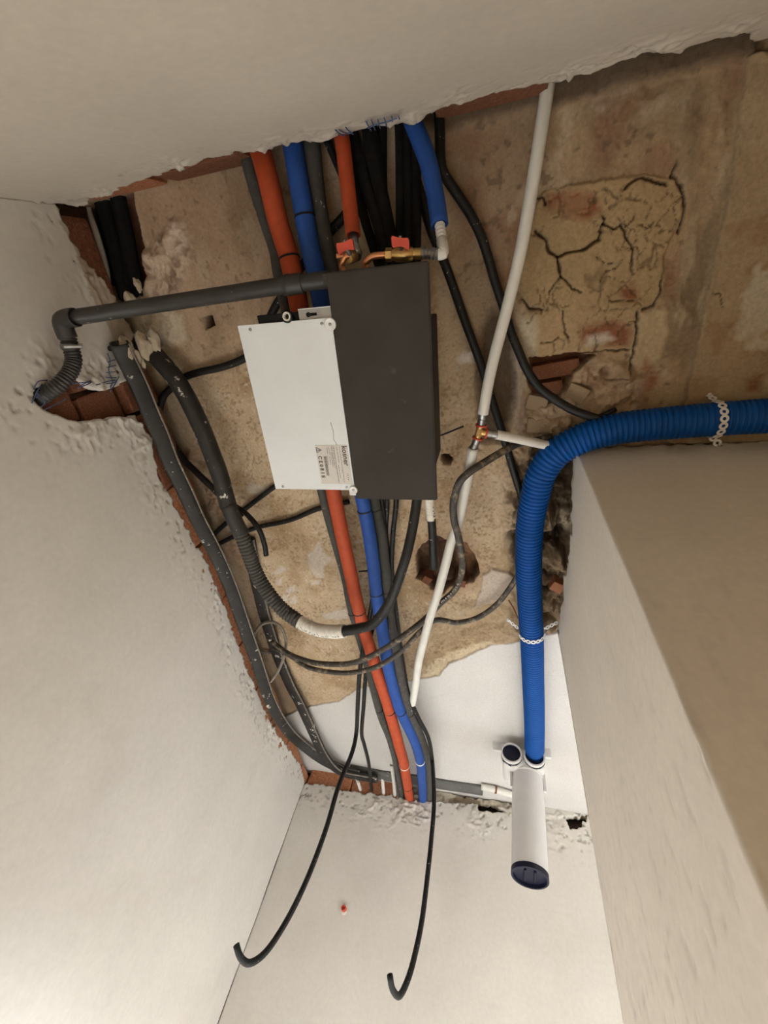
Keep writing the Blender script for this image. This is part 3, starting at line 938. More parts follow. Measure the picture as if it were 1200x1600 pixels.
y = YF + 0.02
k = 0
while y < YB - 0.05:                                   # left wall, top course
    l = 0.245 + random.uniform(-.01, .01)
    brick(wall_left, (XL - 0.028, y + l / 2, EYE + 1.035), (0.05, l - 0.012, 0.115), k < 3, 0, k)
    y += l
    k += 1
for yy in (0.115, 0.215, 0.315):                       # in the chase
    brick(wall_left, (XL - 0.042, yy, EYE + 0.905), (0.045, 0.088, 0.12), yy < .3, 0, int(yy * 50))
    brick(wall_left, (XL - 0.040, yy - 0.04, EYE + 0.775), (0.045, 0.088, 0.12), yy > .2, 0, int(yy * 60))
for i, xx in enumerate((-0.86, -0.62)):                # front wall
    brick(wall_front, (xx, YF - 0.034, EYE + 1.075), (0.225, 0.05, 0.10), i == 1, 0, i)
for i, xx in enumerate((-0.01,)):
    brick(wall_front, (xx, YF - 0.026, EYE + 1.07), (0.20, 0.04, 0.085), True, 0, i + 1)
for i in range(2):                                     # back wall
    brick(wall_back, (XL + 0.13 + i * 0.25, YB + 0.036, EYE + 1.085), (0.238, 0.05, 0.085), False, 0, i)
for (px, py), (a, b), dk_, rz in (((866, 574), (0.11, 0.036), True, -.08), ((850, 604), (0.085, 0.034), True, -.08)):
    p = P(px, py, HC + 0.05)
    brick(ceiling, p, (a, b, 0.05), dk_, rz, int(px))
for (px, py), dims in (((870, 912), (0.04, 0.035, 0.04)),):
    brick(ceiling, P(px, py, HC + 0.008), dims, False, 0.5, 2)
for (px, py), dims, rz in (((838, 628), (0.05, 0.036, 0.03), .3), ((862, 640), (0.04, 0.04, 0.03), -.4), ((900, 612), (0.05, 0.036, 0.035), .5), ((846, 662), (0.075, 0.04, 0.03), .1), ((668, 900), (0.03, 0.03, 0.05), .6), ((720, 905), (0.035, 0.03, 0.05), .2)):
    o = brick(ceiling, P(px, py, HC + 0.008), dims, True, rz, int(py))
    o.name = 'broken_masonry'
    if px not in (668, 720):
        o.data = MORT[int(py) % 4]

# ================================================================== PIPES, CABLES AND DUCTS
def run(name, label, cat, pts, r, m, group=None, **kw):
    """one pipe or cable that is a thing by itself; pts rows are (px, py, height above the eye) or (px, py, value, axis)"""
    p = [q if isinstance(q, np.ndarray) else P(*q) for q in pts]
    o = tube(name, p, r, MT[m], **kw)
    tag(o, label, cat, group)
    return o, p


def ties(o, p, spots, r, m='black', wdt=0.004):
    for s in spots:
        c, d_ = at_arc(p, s)
        ring_tie('cable_tie', c, d_, r - 0.0006, wdt, MT[m], o)


# --- the bundle along the ceiling
red, rp = run('insulated_pipe', 'long red insulated pipe running the whole length under the box', 'pipe',
              [(392, 205, 1.085), (409, 242, 1.07), (423, 294, 1.05), (434, 342, 1.04), (449, 391, 1.03), (458, 430, 1.02), (467, 480, 1.02), (494, 620, 1.03), (520, 767, 1.04), (540, 860, 1.04), (562, 960, 1.02), (579, 1017, 1.0), (598, 1075, 0.985), (610, 1113, 0.985), (622, 1160, 1.0), (632, 1197, 1.02), (638, 1235, 1.055), (643, 1262, 1.075)], 0.0225, 'red', seg=18, wob=0.0015)
ties(red, rp, [(452, 402), (561, 955), (606, 1110), (637, 1228)], 0.0228)
ties(red, rp, [(631, 1196)], 0.0228, 'white', 0.008)
blu, bp_ = run('insulated_pipe', 'long blue insulated pipe beside the long red one, running under the box', 'pipe',
               [(448, 190, 1.085), (458, 229, 1.07), (469, 294, 1.05), (477, 342, 1.04), (486, 391, 1.03), (493, 424, 1.02), (505, 490, 1.03), (540, 660, 1.05), (568, 790, 1.05), (577, 835, 1.045), (583, 880, 1.04), (588, 925, 1.03), (595, 970, 1.01), (605, 1035, 0.99), (616, 1080, 0.985), (626, 1110, 0.985), (640, 1140, 0.995), (652, 1170, 1.01), (658, 1200, 1.03), (660, 1230, 1.055), (661, 1258, 1.075)], 0.0215, 'blue', seg=18, wob=0.0012)
ties(blu, bp_, [(470, 337), (571, 796), (590, 926), (627, 1111)], 0.0218)
ties(blu, bp_, [(657, 1188)], 0.0218, 'white', 0.008)
g1, g1p = run('insulated_pipe', 'dark grey insulated tube hugging the left side of the long red pipe', 'pipe',
              [(378, 212, 1.09), (386, 245, 1.085), (400, 294, 1.07), (415, 342, 1.06), (431, 391, 1.05), (437, 430, 1.045), (447, 480, 1.05), (476, 640, 1.07), (503, 767, 1.07), (526, 852, 1.07), (541, 907, 1.06), (550, 954, 1.045), (572, 1030, 1.02), (594, 1113, 1.0), (611, 1160, 1.02), (622, 1207, 1.05), (630, 1260, 1.08)], 0.0155, 'grey', seg=16, wob=0.001)
ties(g1, g1p, [(553, 958), (592, 1108)], 0.0158)
g2, g2p = run('insulated_pipe', 'grey insulated tube hugging the right side of the long blue pipe', 'pipe',
              [(477, 190, 1.10), (487, 229, 1.09), (494, 294, 1.08), (501, 342, 1.07), (511, 391, 1.06), (516, 420, 1.06), (530, 500, 1.07), (565, 680, 1.085), (585, 790, 1.085), (595, 835, 1.08), (600, 880, 1.07), (604, 910, 1.06), (608, 955, 1.045), (612, 985, 1.03), (621, 1035, 1.01), (630, 1080, 1.005), (639, 1110, 1.005), (652, 1140, 1.015), (663, 1170, 1.03), (669, 1200, 1.05), (671, 1238, 1.075), (672, 1262, 1.085)], 0.019, 'grey', seg=16, wob=0.001)
ties(g2, g2p, [(588, 796), (604, 924), (641, 1113)], 0.0193)
run('cable', 'thin black cable touching the grey tube just below the dark box', 'cable', [(590, 740, 1.1), (597, 785, 1.1), (604, 840, 1.1), (608, 880, 1.09), (612, 930, 1.08), (618, 985, 1.06)], 0.0065, 'black')
run('cable', 'second thin black cable below the dark box, between the grey tube and the straight cable', 'cable', [(602, 740, 1.105), (605, 785, 1.105), (603, 830, 1.105), (606, 870, 1.1), (612, 905, 1.09), (620, 960, 1.07)], 0.007, 'black')
# --- the group at the front wall
rs, rsp = run('insulated_pipe', 'short red insulated pipe coming down to the valve above the dark box', 'pipe', [(527, 170, 1.07), (534, 212, 1.055), (542, 282, 1.03), (547, 325, 1.01), (552, 368, 0.985)], 0.0155, 'red', seg=16)
bs_, bsp = run('insulated_pipe', 'short blue insulated pipe ending in a white threaded fitting', 'pipe', [(632, 155, 1.08), (647, 195, 1.065), (660, 228, 1.05), (670, 257, 1.035), (680, 305, 1.015), (687, 352, 0.99)], 0.0175, 'blue', seg=16)
for i, (pts, r, lab) in enumerate((
        ([(545, 180, 1.10), (557, 232, 1.08), (572, 290, 1.06), (592, 357, 1.05), (603, 410, 1.05), (610, 450, 1.06)], 0.0125, 'slanting black foam tube, nearest the short red pipe on its right'),
        ([(572, 170, 1.10), (580, 220, 1.085), (590, 282, 1.07), (600, 330, 1.065), (610, 380, 1.06), (620, 440, 1.06)], 0.0165, 'thicker slanting black foam tube, in the middle of the dark group'),
        ([(550, 205, 1.105), (556, 275, 1.10), (567, 332, 1.09), (583, 385, 1.085), (600, 440, 1.085)], 0.0105, 'thin black tube half hidden behind the slanting foam tubes'),
        ([(598, 180, 1.11), (597, 215, 1.10), (598, 290, 1.09), (602, 340, 1.09), (608, 400, 1.09)], 0.010, 'black tube in the shade between the slanting and the upright tubes'))):
    run('foam_tube', lab, 'tube', pts, r, 'foam', 'black tubes at the front wall', seg=12)
for i, (x, lab) in enumerate(((624, 'upright black tube of three, the one nearest the red valve handle'), (637, 'middle one of the three upright black tubes above the valve'), (650, 'upright black tube of three, the one touching the short blue pipe'))):
    run('foam_tube', lab, 'tube', [(x - 2 + i, 175 - 4 * i, 1.10), (x, 205, 1.09), (x + 1, 290, 1.075), (x + 1, 385, 1.06), (x + 1, 440, 1.06)], 0.0095, 'foam', 'black tubes at the front wall', seg=12)
run('cable', 'black cable crossing behind the top of the short red pipe', 'cable', [(500, 195, 1.115), (509, 215, 1.11), (524, 250, 1.11), (545, 300, 1.11), (556, 340, 1.105)], 0.008, 'black')
run('cable', 'black cable crossing the ceiling behind the boxes and looping down the left', 'cable',
    [(548, 322, 1.115), (536, 340, 1.115), (516, 362, 1.115), (476, 410, 1.115), (437, 468, 1.115), (420, 500, 1.115), (400, 544, 1.11), (378, 562, 1.11), (345, 574, 1.11), (310, 582, 1.11), (288, 590, 1.112), (268, 606, 1.112), (254, 622, 1.11), (250, 648, 1.10), (264, 682, 1.095), (284, 714, 1.09), (310, 741, 1.08), (336, 766, 1.07), (356, 788, 1.06), (380, 806, 1.06)], 0.0105, 'black', seg=12)
run('cable', 'black cable from the white cover corner down to the left wall conduit', 'cable', [(548, 668, 1.116), (505, 706, 1.116), (470, 732, 1.115), (435, 756, 1.115), (408, 776, 1.115), (382, 796, 1.115), (354, 817, 1.11), (334, 836, 1.10), (322, 850, 1.10)], 0.0085, 'black', seg=12)
run('cable', 'black cable running from behind the red pipe across to the left wall conduit', 'cable', [(545, 784, 1.118), (500, 794, 1.118), (452, 813, 1.117), (402, 824, 1.117), (364, 839, 1.113), (342, 850, 1.105), (326, 858, 1.10)], 0.0085, 'black', seg=12)
run('tube_end', 'short black tube hanging free in a hook beside the grey coupling', 'tube', [(360, 786, 1.06), (368, 791, 1.05), (386, 804, 1.03), (404, 826, 1.01), (413, 850, 1.0), (416, 868, 0.99)], 0.0085, 'black', seg=14)

# --- white water pipe with its tee
tee_c = P(750, 675, 1.01)
run('water_pipe', 'white pipe from the front wall down to the red ringed tee', 'pipe', [(858, 110, 1.105), (855, 140, 1.10), (835, 270, 1.07), (815, 385, 1.045), (795, 471, 1.03), (768, 575, 1.015), (754.5, 647, 1.01)], 0.0125, 'whitepipe', seg=16)
run('water_pipe', 'white pipe from the tee down to the grey tube at the back', 'pipe', [(740, 700, 1.01), (731, 743, 1.01), (716, 817, 1.005), (705, 847, 1.0), (696, 883, 0.995), (685, 924, 0.985), (674, 958, 0.98), (663.5, 995, 0.98), (654, 1035, 0.985), (648, 1078, 1.0), (642, 1112, 1.03), (638, 1132, 1.05)], 0.0135, 'whitepipe', seg=16)
run('water_pipe', 'white branch pipe from the tee to behind the blue hose', 'pipe', [(775, 679, 1.015), (810, 686, 1.035), (846, 694, 1.06), (875, 700, 1.08)], 0.0115, 'whitepipe', seg=16)
tee = thing('tee_fitting', 'brass pipe tee with red rings joining the three white pipes', 'pipe fitting')
a_, b_, c_ = P(754.5, 647, 1.01), P(740, 700, 1.01), P(775, 679, 1.015)
bm = bmesh.new()
cyl(bm, tee_c + (a_ - tee_c) * .55, tee_c + (b_ - tee_c) * .55, 0.0085)
cyl(bm, tee_c, tee_c + (c_ - tee_c) * .5, 0.0085)
cyl(bm, tee_c + (a_ - tee_c) * .2, tee_c + (b_ - tee_c) * .2, 0.0098, seg=8)
finish('tee_body', bm, MT['brass'], tee, smooth=True)
for q in (a_, b_, c_):
    bm = bmesh.new()
    v_ = (q - tee_c)
    l_ = np.linalg.norm(v_)
    revolve(bm, tee_c + v_ * .42, v_, [(0, .0085), (0.001, .0098), (l_ * .3, .0098), (l_ * .32, .0088), (l_ * .4, .0098), (l_ * .62, .0098), (l_ * .66, .008)], 18)
    finish('press_sleeve', bm, MT['steel'], tee, smooth=True)
    bm = bmesh.new()
    revolve(bm, tee_c + v_ * .34, v_, [(0, .0085), (0, .0135), (0.0035, .0135), (0.0035, .0085)], 18)
    finish('red_ring', bm, MT['redplastic'], tee, smooth=True)

# --- black cables on the right of the ceiling
cr1, c1p = run('cable', 'thick black cable curving over the cracked patch into the blue hose', 'cable',
               [(684, 165, 1.115), (687, 192, 1.11), (688, 245, 1.10), (693, 270, 1.10), (712, 300, 1.105), (732, 330, 1.11), (750, 365, 1.11), (762, 400, 1.11), (772, 435, 1.11), (782, 465, 1.11), (797, 515, 1.108), (809, 545, 1.105), (824, 579, 1.10), (843, 606, 1.095), (868, 625, 1.09), (896, 641, 1.085), (923, 651, 1.08), (940, 656, 1.08)], 0.0105, 'black', seg=14)
run('cable', 'cut black cable stub poking out above the blue hose', 'cable', [(922, 662, 1.09), (934, 653, 1.09), (948, 646, 1.09), (962, 639, 1.095)], 0.006, 'black', seg=12)
run('cable', 'straight black cable passing behind the white tee pipe', 'cable',
    [(652, 285, 1.118), (662, 320, 1.118), (675, 363, 1.118), (691, 402, 1.118), (706, 442, 1.118), (722, 489, 1.117), (737, 530, 1.116), (752, 571, 1.116), (769, 626, 1.118), (780, 660, 1.118), (792, 700, 1.118), (803, 738, 1.118), (816, 778, 1.118), (835, 825, 1.118)], 0.0105, 'black', seg=14)
m1, m1p = run('cable', 'mud stained black cable looping up over the white pipe to the blue hose', 'cable',
    [(425, 1002, 1.05), (447, 1019, 1.02), (468, 1029, 0.99), (500, 1037, 0.96), (545, 1037, 0.935), (580, 1025, 0.93), (615, 1005, 0.935), (647, 981, 0.96), (668, 963, 1.0), (689, 942, 1.03), (706, 927, 1.03), (716, 912, 1.02), (722, 889, 1.0), (721, 865, 0.985), (716, 838, 0.975), (710, 815, 0.975), (708, 794, 0.975), (710, 777, 0.975), (717, 755, 0.975), (731, 740, 0.98), (758, 722, 1.0), (792, 702, 1.05), (812, 693, 1.09), (835, 689, 1.10), (862, 682, 1.11)], 0.0098, 'muddy', seg=14, wob=0.001)
run('cable', 'mud stained black cable sagging below its twin and rising right behind the hose', 'cable',
    [(428, 1012, 1.05), (452, 1024, 1.01), (480, 1042, 0.98), (515, 1050, 0.955), (550, 1051, 0.94), (590, 1041, 0.94), (628, 1017, 0.955), (655, 988, 0.99), (680, 969, 1.03), (713, 973, 1.06), (746, 965, 1.075), (775, 945, 1.085), (797, 918, 1.09), (808, 899, 1.095), (818, 880, 1.10)], 0.0088, 'muddy', seg=14, wob=0.001)
for i in range(13):                                     # the white line of print on the first muddy cable
    t_ = i / 12
    q0 = (689 + 28 * t_, 948 - 39 * t_ + 4 * math.sin(t_ * 3))
    pc, dc = at_arc(m1p, q0)
    toC = np.array([0, 0, EYE]) - pc
    toC -= (toC @ dc) * dc
    toC /= np.linalg.norm(toC)
    sd = np.cross(dc, toC)
    bm = bmesh.new()
    for k2 in range(2):
        s0 = pc + toC * 0.0097 + dc * (0.0015 * (k2 - .5)) - sd * 0.003
        cyl(bm, s0, s0 + sd * random.uniform(0.003, 0.006) + dc * random.uniform(-.002, .002), 0.0007, seg=6)
    finish('printed_mark', bm, MT['white'], m1)

# --- cables hanging down at the back
y1, y2 = 1.64, 1.76
run('hanging_cable', 'black cable hanging down along the left wall corner with its end curled up', 'cable',
    [(588, 900, 1.08), (580, 950, 1.05), (570, 1000, 1.02), (562, 1050, 1.0), (559, 1100, 0.985), (557, 1142, 0.975), (550, 1176, y1, 'y'), (529, 1228, y1, 'y'), (511, 1290, y1, 'y'), (487, 1356, y1 - .01, 'y'), (463, 1410, y1 - .02, 'y'), (437, 1457, y1 - .03, 'y'), (413, 1490, y1 - .05, 'y'), (390, 1505, y1 - .08, 'y'), (376, 1496, y1 - .11, 'y'), (369, 1476, y1 - .13, 'y')], 0.0085, 'black', seg=14)
run('cable', 'black cable splitting off the hanging one and going into the back wall', 'cable',
    [(592, 920, 1.09), (586, 960, 1.07), (577, 1010, 1.04), (571, 1060, 1.015), (568, 1105, 1.0), (565, 1145, 0.995), (569, 1163, 1.005), (576, 1192, 1.025), (580, 1228, 1.06), (582, 1250, 1.085)], 0.008, 'black', seg=14)
run('hanging_cable', 'black cable hanging by the back wall, hooked end right of the red plug', 'cable',
    [(617, 740, 1.1), (619, 785, 1.1), (614, 835, 1.095), (612, 890, 1.085), (617, 940, 1.07), (623, 990, 1.045), (630, 1040, 1.025), (638, 1083, 1.015), (653, 1120, 1.01), (669, 1152, 1.005), (675, 1185, 1.0), (677, 1210, y2 + .02, 'y'), (678, 1258, y2, 'y'), (674, 1310, y2, 'y'), (670, 1350, y2, 'y'), (660, 1433, y2, 'y'), (648, 1493, y2 - .02, 'y'), (637, 1531, y2 - .04, 'y'), (624, 1556, y2 - .07, 'y'), (613, 1545, y2 - .10, 'y'), (609, 1523, y2 - .12, 'y')], 0.0082, 'black', seg=14)

# --- left side: conduits along the wall, the thick drain line, the loop
XD = XL + 0.045
fc1 = run('flat_conduit', 'dark plaster splashed conduit running along the top of the left wall', 'conduit',
    [(186, 536, XD + .01, 'x'), (192, 552, XD, 'x'), (206, 580, XD, 'x'), (220, 610, XD, 'x'), (234, 644, XD, 'x'), (250, 680, XD, 'x'), (266, 722, XD, 'x'), (287, 765, XD, 'x'), (310, 815, XD, 'x'), (335, 862, XD, 'x'), (360, 919, XD, 'x'), (384, 988, XD, 'x'), (400, 1033, XD, 'x'), (420, 1092, XD, 'x'), (441, 1131, XD + .005, 'x'), (463, 1156, 1.085), (499, 1184, 1.085), (530, 1200, 1.09), (562, 1209, 1.09)], 0.0225, 'duct', seg=20, flat=0.5, ref=(0.75, 0, -0.66), power=0.6, step=0.012)
fc2 = run('flat_conduit', 'dark flat conduit crossing the ceiling behind the ribbed hose to the back corner', 'conduit',
    [(388, 840, 1.113), (396, 885, 1.113), (411, 951, 1.112), (422, 987, 1.11), (434, 1024, 1.11), (452, 1067, 1.105), (469, 1100, 1.10), (488, 1142, 1.09), (503, 1174, 1.075), (520, 1197, 1.07), (537, 1208, 1.07), (560, 1213, 1.075), (590, 1218, 1.08)], 0.026, 'duct', seg=20, flat=0.42, ref=(0, 0, -1), power=0.6, step=0.012)
run('flat_conduit', 'grey flat conduit along the foot of the white ceiling at the back wall', 'conduit',
    [(548, 1202, 1.11), (598, 1211, 1.112), (650, 1218, 1.112), (700, 1226, 1.113), (754, 1234, 1.113)], 0.028, 'ductclean', seg=20, flat=0.45, ref=(0, -0.4, -1), power=0.6)
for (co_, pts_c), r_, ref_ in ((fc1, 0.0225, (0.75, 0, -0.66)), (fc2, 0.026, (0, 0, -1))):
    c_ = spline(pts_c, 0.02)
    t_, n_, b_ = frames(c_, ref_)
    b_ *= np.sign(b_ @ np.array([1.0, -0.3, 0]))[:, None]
    tube('lit_edge', c_ + b_ * r_ * 0.97 + n_ * r_ * 0.3, 0.0032, MT['greycable'], co_, seg=8, step=0.012)  # pale tube imitating the light along each conduit's side edge
dl = thing('drain_line', 'thick dark hose line curving from the left wall to the dark box, with white tape', 'hose')
path = [P(*q) for q in [(222, 538, 1.105), (232, 545, 1.09), (260, 574, 1.065), (284, 606, 1.05), (301, 638, 1.04), (317, 674, 1.03), (332, 712, 1.02), (343, 742, 1.01), (351, 770, 1.0), (357, 792, 0.99)]]
tube('foam_sleeve', path, 0.0255, MT['duct'], dl, seg=20, wob=0.001)
path = [P(*q) for q in [(356, 789, 0.99), (367, 814, 0.98), (378, 836, 0.97)]]
tube('coupling', path, 0.0245, MT['pvc'], dl, seg=20)
path = [P(*q) for q in [(376, 832, 0.97), (386, 858, 0.96), (398, 890, 0.95), (414, 919, 0.935), (440, 951, 0.915), (469, 973, 0.90)]]
tube('ribbed_hose', path, 0.0235, MT['grey'], dl, seg=20, rib=(0.0115, 0.0028))
path = [P(*q) for q in [(467, 971, 0.90), (480, 978, 0.895), (498, 984.5, 0.89), (520, 987, 0.885), (538, 986, 0.882)]]
tp_ = tube('tape_wrap', path, 0.0215, MT['tape'], dl, seg=20, rib=(0.008, 0.0008))
tag(tp_, 'white tape with handwritten marks')
for i in range(15):                                    # hand-written strokes on the lower side of the tape
    pc, dc = at_arc(path, (470 + 4.4 * i, 980 + 7 * math.sin(min(i / 9, 1) * 1.5)))
    toC = np.array([0, 0, EYE]) - pc
    toC -= (toC @ dc) * dc
    toC /= np.linalg.norm(toC)
    sd = np.cross(dc, toC)
    if sd[1] < 0: sd = -sd
    nn = toC * math.cos(0.95) + sd * math.sin(0.95)
    tt = np.cross(dc, nn)
    c0 = pc + nn * 0.0213
    bm = bmesh.new()
    for k2 in range(random.choice((1, 2, 2))):
        e0 = c0 + tt * random.uniform(-.006, .004) + dc * random.uniform(-.004, .004)
        cyl(bm, e0, e0 + tt * random.uniform(.003, .006) * random.choice((-1, 1)) + dc * random.uniform(-.005, .005), 0.0008, seg=6)
    tag(finish('pen_stroke', bm, MT['ink'], tp_), kind='stuff') if False else finish('pen_stroke', bm, MT['ink'], tp_)
path = [P(*q) for q in [(536, 986, 0.882), (560, 982, 0.878), (585, 973, 0.875), (610, 938, 0.885), (632, 878, 0.91), (643, 833, 0.94), (651, 786, 0.965), (654, 755, 0.975), (655, 715, 0.985), (652, 680, 0.99)]]
tube('smooth_tube', path, [0.0165, 0.0155, 0.0150, 0.0142, 0.0138, 0.0135, 0.013, 0.013], MT['black'], dl, seg=18)
run('thin_conduit', 'thin grey loop of flexible conduit hung round the dark flat conduit', 'conduit',
    [(430, 1019, 1.118), (421, 1020, 1.115), (404, 1017, 1.108), (396, 1003, 1.10), (400, 986, 1.092), (412, 974, 1.085), (430, 973, 1.078), (442, 985, 1.07), (447, 1008, 1.055), (441, 1034, 1.035), (430, 1056, 1.02), (415, 1073, 1.01), (409, 1080, 1.01)], 0.0062, 'greycable', seg=12)
# front left corner
run('thin_conduit', 'thin white conduit rising in the front left corner chase', 'conduit', [(134, 312, 1.17), (138, 329, 1.165), (149, 361, 1.15), (160, 398, 1.14), (166, 425, 1.125), (168, 445, 1.105)], 0.0085, 'whitepipe', seg=14)
run('chase_duct', 'black duct in the front left corner, next to the white conduit', 'duct', [(160, 300, 1.17), (164, 330, 1.165), (177, 372, 1.155), (189, 425, 1.14), (199, 468, 1.115)], 0.021, 'foam', seg=16)
run('chase_duct', 'black duct in the front left corner, on the plaster blob side', 'duct', [(182, 292, 1.165), (187, 322, 1.16), (198, 370, 1.15), (206, 415, 1.14), (212, 462, 1.12)], 0.019, 'foam', seg=16)

for k, (px, py, dx, sc) in enumerate(((197, 545, 0.05, .028), (212, 556, 0.055, .022), (224, 540, 0.075, .03), (206, 572, 0.045, .016), (240, 530, 0.10, .024), (222, 566, 0.06, .012), (205, 470, 0.06, .022), (215, 445, 0.09, .014))):
    bm = bmesh.new()
    bmesh.ops.create_icosphere(bm, subdivisions=3, radius=1.0)
    c0 = P(px, py, XL + dx, 'x')
    rr = np.random.default_rng(300 + k)
    for v in bm.verts:
        q = np.array(v.co)
        f_ = 1 + 0.55 * float(fbm(np.array([q[0] * .5 + q[2] * .3 + k]), np.array([q[1] * .5 - q[2] * .2 + 2 * k]), 3.0, 50 + k, 4)[0])
        v.co = Vector(c0 + q * f_ * sc * np.array([0.7, 1.2, 0.55]))
    finish('mortar_lump', bm, MT['palemortar'], wall_left, smooth=True)
# --- grey drain pipe from the dark box to the left wall
dp = thing('drain_pipe', 'grey plastic drain pipe from the dark box to an elbow by the left wall', 'pipe')
pe = P(97, 499, XL + 0.062, 'x')
pa = P(520, 436, 0.925)
fr_ = lambda px, py: pe + (pa - pe) * float(np.clip(((ray(px, py) / ray(px, py)[1])[0]) * 0 + (px - 97) / 423.0, 0, 1))
pcpl0, pcpl1 = P(441, 446.5, 0.922), P(474, 442.5, 0.923)
tube('pipe', [pe, P(250, 475.5, 0.915), pcpl0, pa], 0.0165, MT['pvc'], dp, seg=20)
bm = bmesh.new()
revolve(bm, pcpl0, pcpl1 - pcpl0, [(0, .0165), (0.0005, .0195), (0.010, .0195), (0.012, .0205), (0.018, .0205), (0.02, .0195), (np.linalg.norm(pcpl1 - pcpl0), .0195), (np.linalg.norm(pcpl1 - pcpl0) + .0005, .0165)], 24)
finish('coupling', bm, MT['pvc'], dp, smooth=True)
pd_ = P(106, 528, XL + 0.055, 'x')
tube('elbow', [P(118, 496, XL + 0.098, 'x'), P(105, 498, XL + 0.075, 'x'), P(98, 503, XL + 0.06, 'x'), P(101, 516, XL + 0.056, 'x'), pd_], 0.0198, MT['pvc'], dp, seg=20, step=0.006)
hs = thing('drain_hose', 'ribbed dark hose from the elbow into the hole in the left wall', 'hose')
hp = [pd_, P(111, 545, XL + 0.054, 'x'), P(115, 562, XL + 0.052, 'x'), P(110, 580, XL + 0.047, 'x'), P(95, 599, XL + 0.035, 'x'), P(76, 613, XL + 0.012, 'x'), P(62, 622, XL - 0.02, 'x')]
tube('ribbed_hose', hp, 0.0175, MT['pvc'], hs, seg=20, rib=(0.007, 0.0022))
cl, cld = at_arc(hp, (111, 543))
bm = bmesh.new()
revolve(bm, cl - cld * 0.005, cld, [(0, .0175), (0, .0195), (0.010, .0195), (0.010, .0175)], 24)
finish('hose_clamp', bm, MT['steel'], hs, smooth=True)
toC = np.array([0, 0, EYE]) - cl
toC -= (toC @ cld) * cld
toC /= np.linalg.norm(toC)
sd = np.cross(cld, toC)
if sd[0] > 0: sd = -sd
bm = bmesh.new()
q0 = cl + toC * 0.0205 + sd * 0.012
cyl(bm, q0, q0 - sd * 0.030, 0.0042, seg=10)
cyl(bm, q0 - sd * 0.030, q0 - sd * 0.036, 0.0055, seg=6)
finish('clamp_screw', bm, MT['steel'], hs)
cc_ = thing('pipe_clip', 'small metal clip screwed to the left wall plaster beside the conduit end', 'clip')
q0 = P(176, 545, XL + 0.008, 'x')
ax_ = P(184, 546, XL + 0.008, 'x') - q0
bm = bmesh.new()
cyl(bm, q0 - ax_ * .6, q0 + ax_ * .9, 0.007, seg=10)
finish('clip_band', bm, MT['black'], cc_)
for k2 in (0.1, 0.7):
    bm = bmesh.new()
    s0 = q0 + ax_ * k2 + np.array([0.006, 0, -0.003])
    cyl(bm, s0, s0 + np.array([0.004, 0, -0.001]), 0.0028, seg=10)
    finish('screw', bm, MT['steel'], cc_)

# --- small ends at the back wall
for pts, r, m_, lab in (
        ([(558, 1219, 1.09), (560, 1224, 1.075), (564, 1236, 1.06)], 0.0085, 'whitepipe', 'short pale conduit stub nearest the left corner of the back wall'),
        ([(597, 1214, 1.11), (598, 1222, 1.09), (600, 1246, 1.055)], 0.009, 'whitepipe', 'short pale conduit stub between the split cable and the taller white conduit'),
        ([(612, 1195, 1.12), (613.5, 1206, 1.11), (616, 1228, 1.085), (617.5, 1248, 1.06)], 0.0095, 'whitepipe', 'taller white conduit stub just left of the red and grey pipe ends'),
        ([(626, 1218, 1.105), (628, 1232, 1.085), (630, 1256, 1.06)], 0.010, 'ductclean', 'blue grey conduit stub behind the lower end of the red pipe')):
    run('conduit_stub', lab, 'conduit', pts, r, m_, 'conduit stubs at the back wall', seg=14)
wp_ = thing('wall_pipe', 'white pipe end with a brown joint lying along the top of the back wall', 'pipe')
pp = [P(752, 1229, 1.105), P(775, 1234, 1.105), P(805, 1243, 1.105), P(850, 1256, 1.105)]
tube('pipe', pp, 0.0145, MT['whitepipe'], wp_, seg=18)
jc, jd = at_arc(pp, (775, 1234))
ring_tie('joint_ring', jc, jd, 0.0145, 0.008, MT['brickdark'] if 'brickdark' in MT else MT['mortar'], wp_, th=0.0025)

# --- taped stub below the dark box, loose wire and nails
st = thing('taped_stub', 'short black tube with white tape ending open below the dark box', 'tube')
pp = [P(655, 690, 0.985), P(664, 728, 0.98), P(668, 752, 0.975), P(671, 786, 0.972), P(675, 822, 0.965), P(678, 888, 0.95)]
tube('tube', pp, 0.0115, MT['black'], st, seg=18)
tq = tube('tape_wrap', [P(669.5, 768, 0.974), P(671, 787, 0.972), P(673.5, 812, 0.967)], 0.0128, MT['tape'], st, seg=18, rib=(0.009, 0.0007))
tag(tq, 'white tape with pen marks')
for py_ in (792, 798, 805):
    bm = bmesh.new()
    pc = P(676.3, py_, 0.955)
    cyl(bm, pc, pc + np.array([0.002, 0.004, 0]), 0.0008, seg=6)
    finish('pen_stroke', bm, MT['ink'], tq)
run('wire', 'thin dark wire sticking out of the ceiling beside the dark box', 'wire', [(684, 682, 1.118), (700, 676, 1.112), (724, 666, 1.10)], 0.0024, 'black', seg=8)
run('nail', 'small black nail in the ceiling between the red and blue pipes', 'nail', [(561, 893, 1.115), (574, 892, 1.10)], 0.003, 'black', seg=8)
run('wire', 'thin rusty wire in the ceiling left of the blue hose above its strap', 'wire', [(795, 938, 1.118), (803, 952, 1.112), (809, 966, 1.105)], 0.0022, 'brickdark', seg=8)
plug = thing('wall_plug', 'red plastic plug set in the back wall with a dab of filler', 'plug')
pc = P(537, 1419, YB - 0.012, 'y')
bm = bmesh.new()
revolve(bm, pc + [0, .03, 0], (0, -1, 0), [(0, .010), (.034, .0105), (.036, .008), (.03, .006)], 14)
finish('plug_body', bm, MT['redplastic'], plug, smooth=True)
bm = bmesh.new()
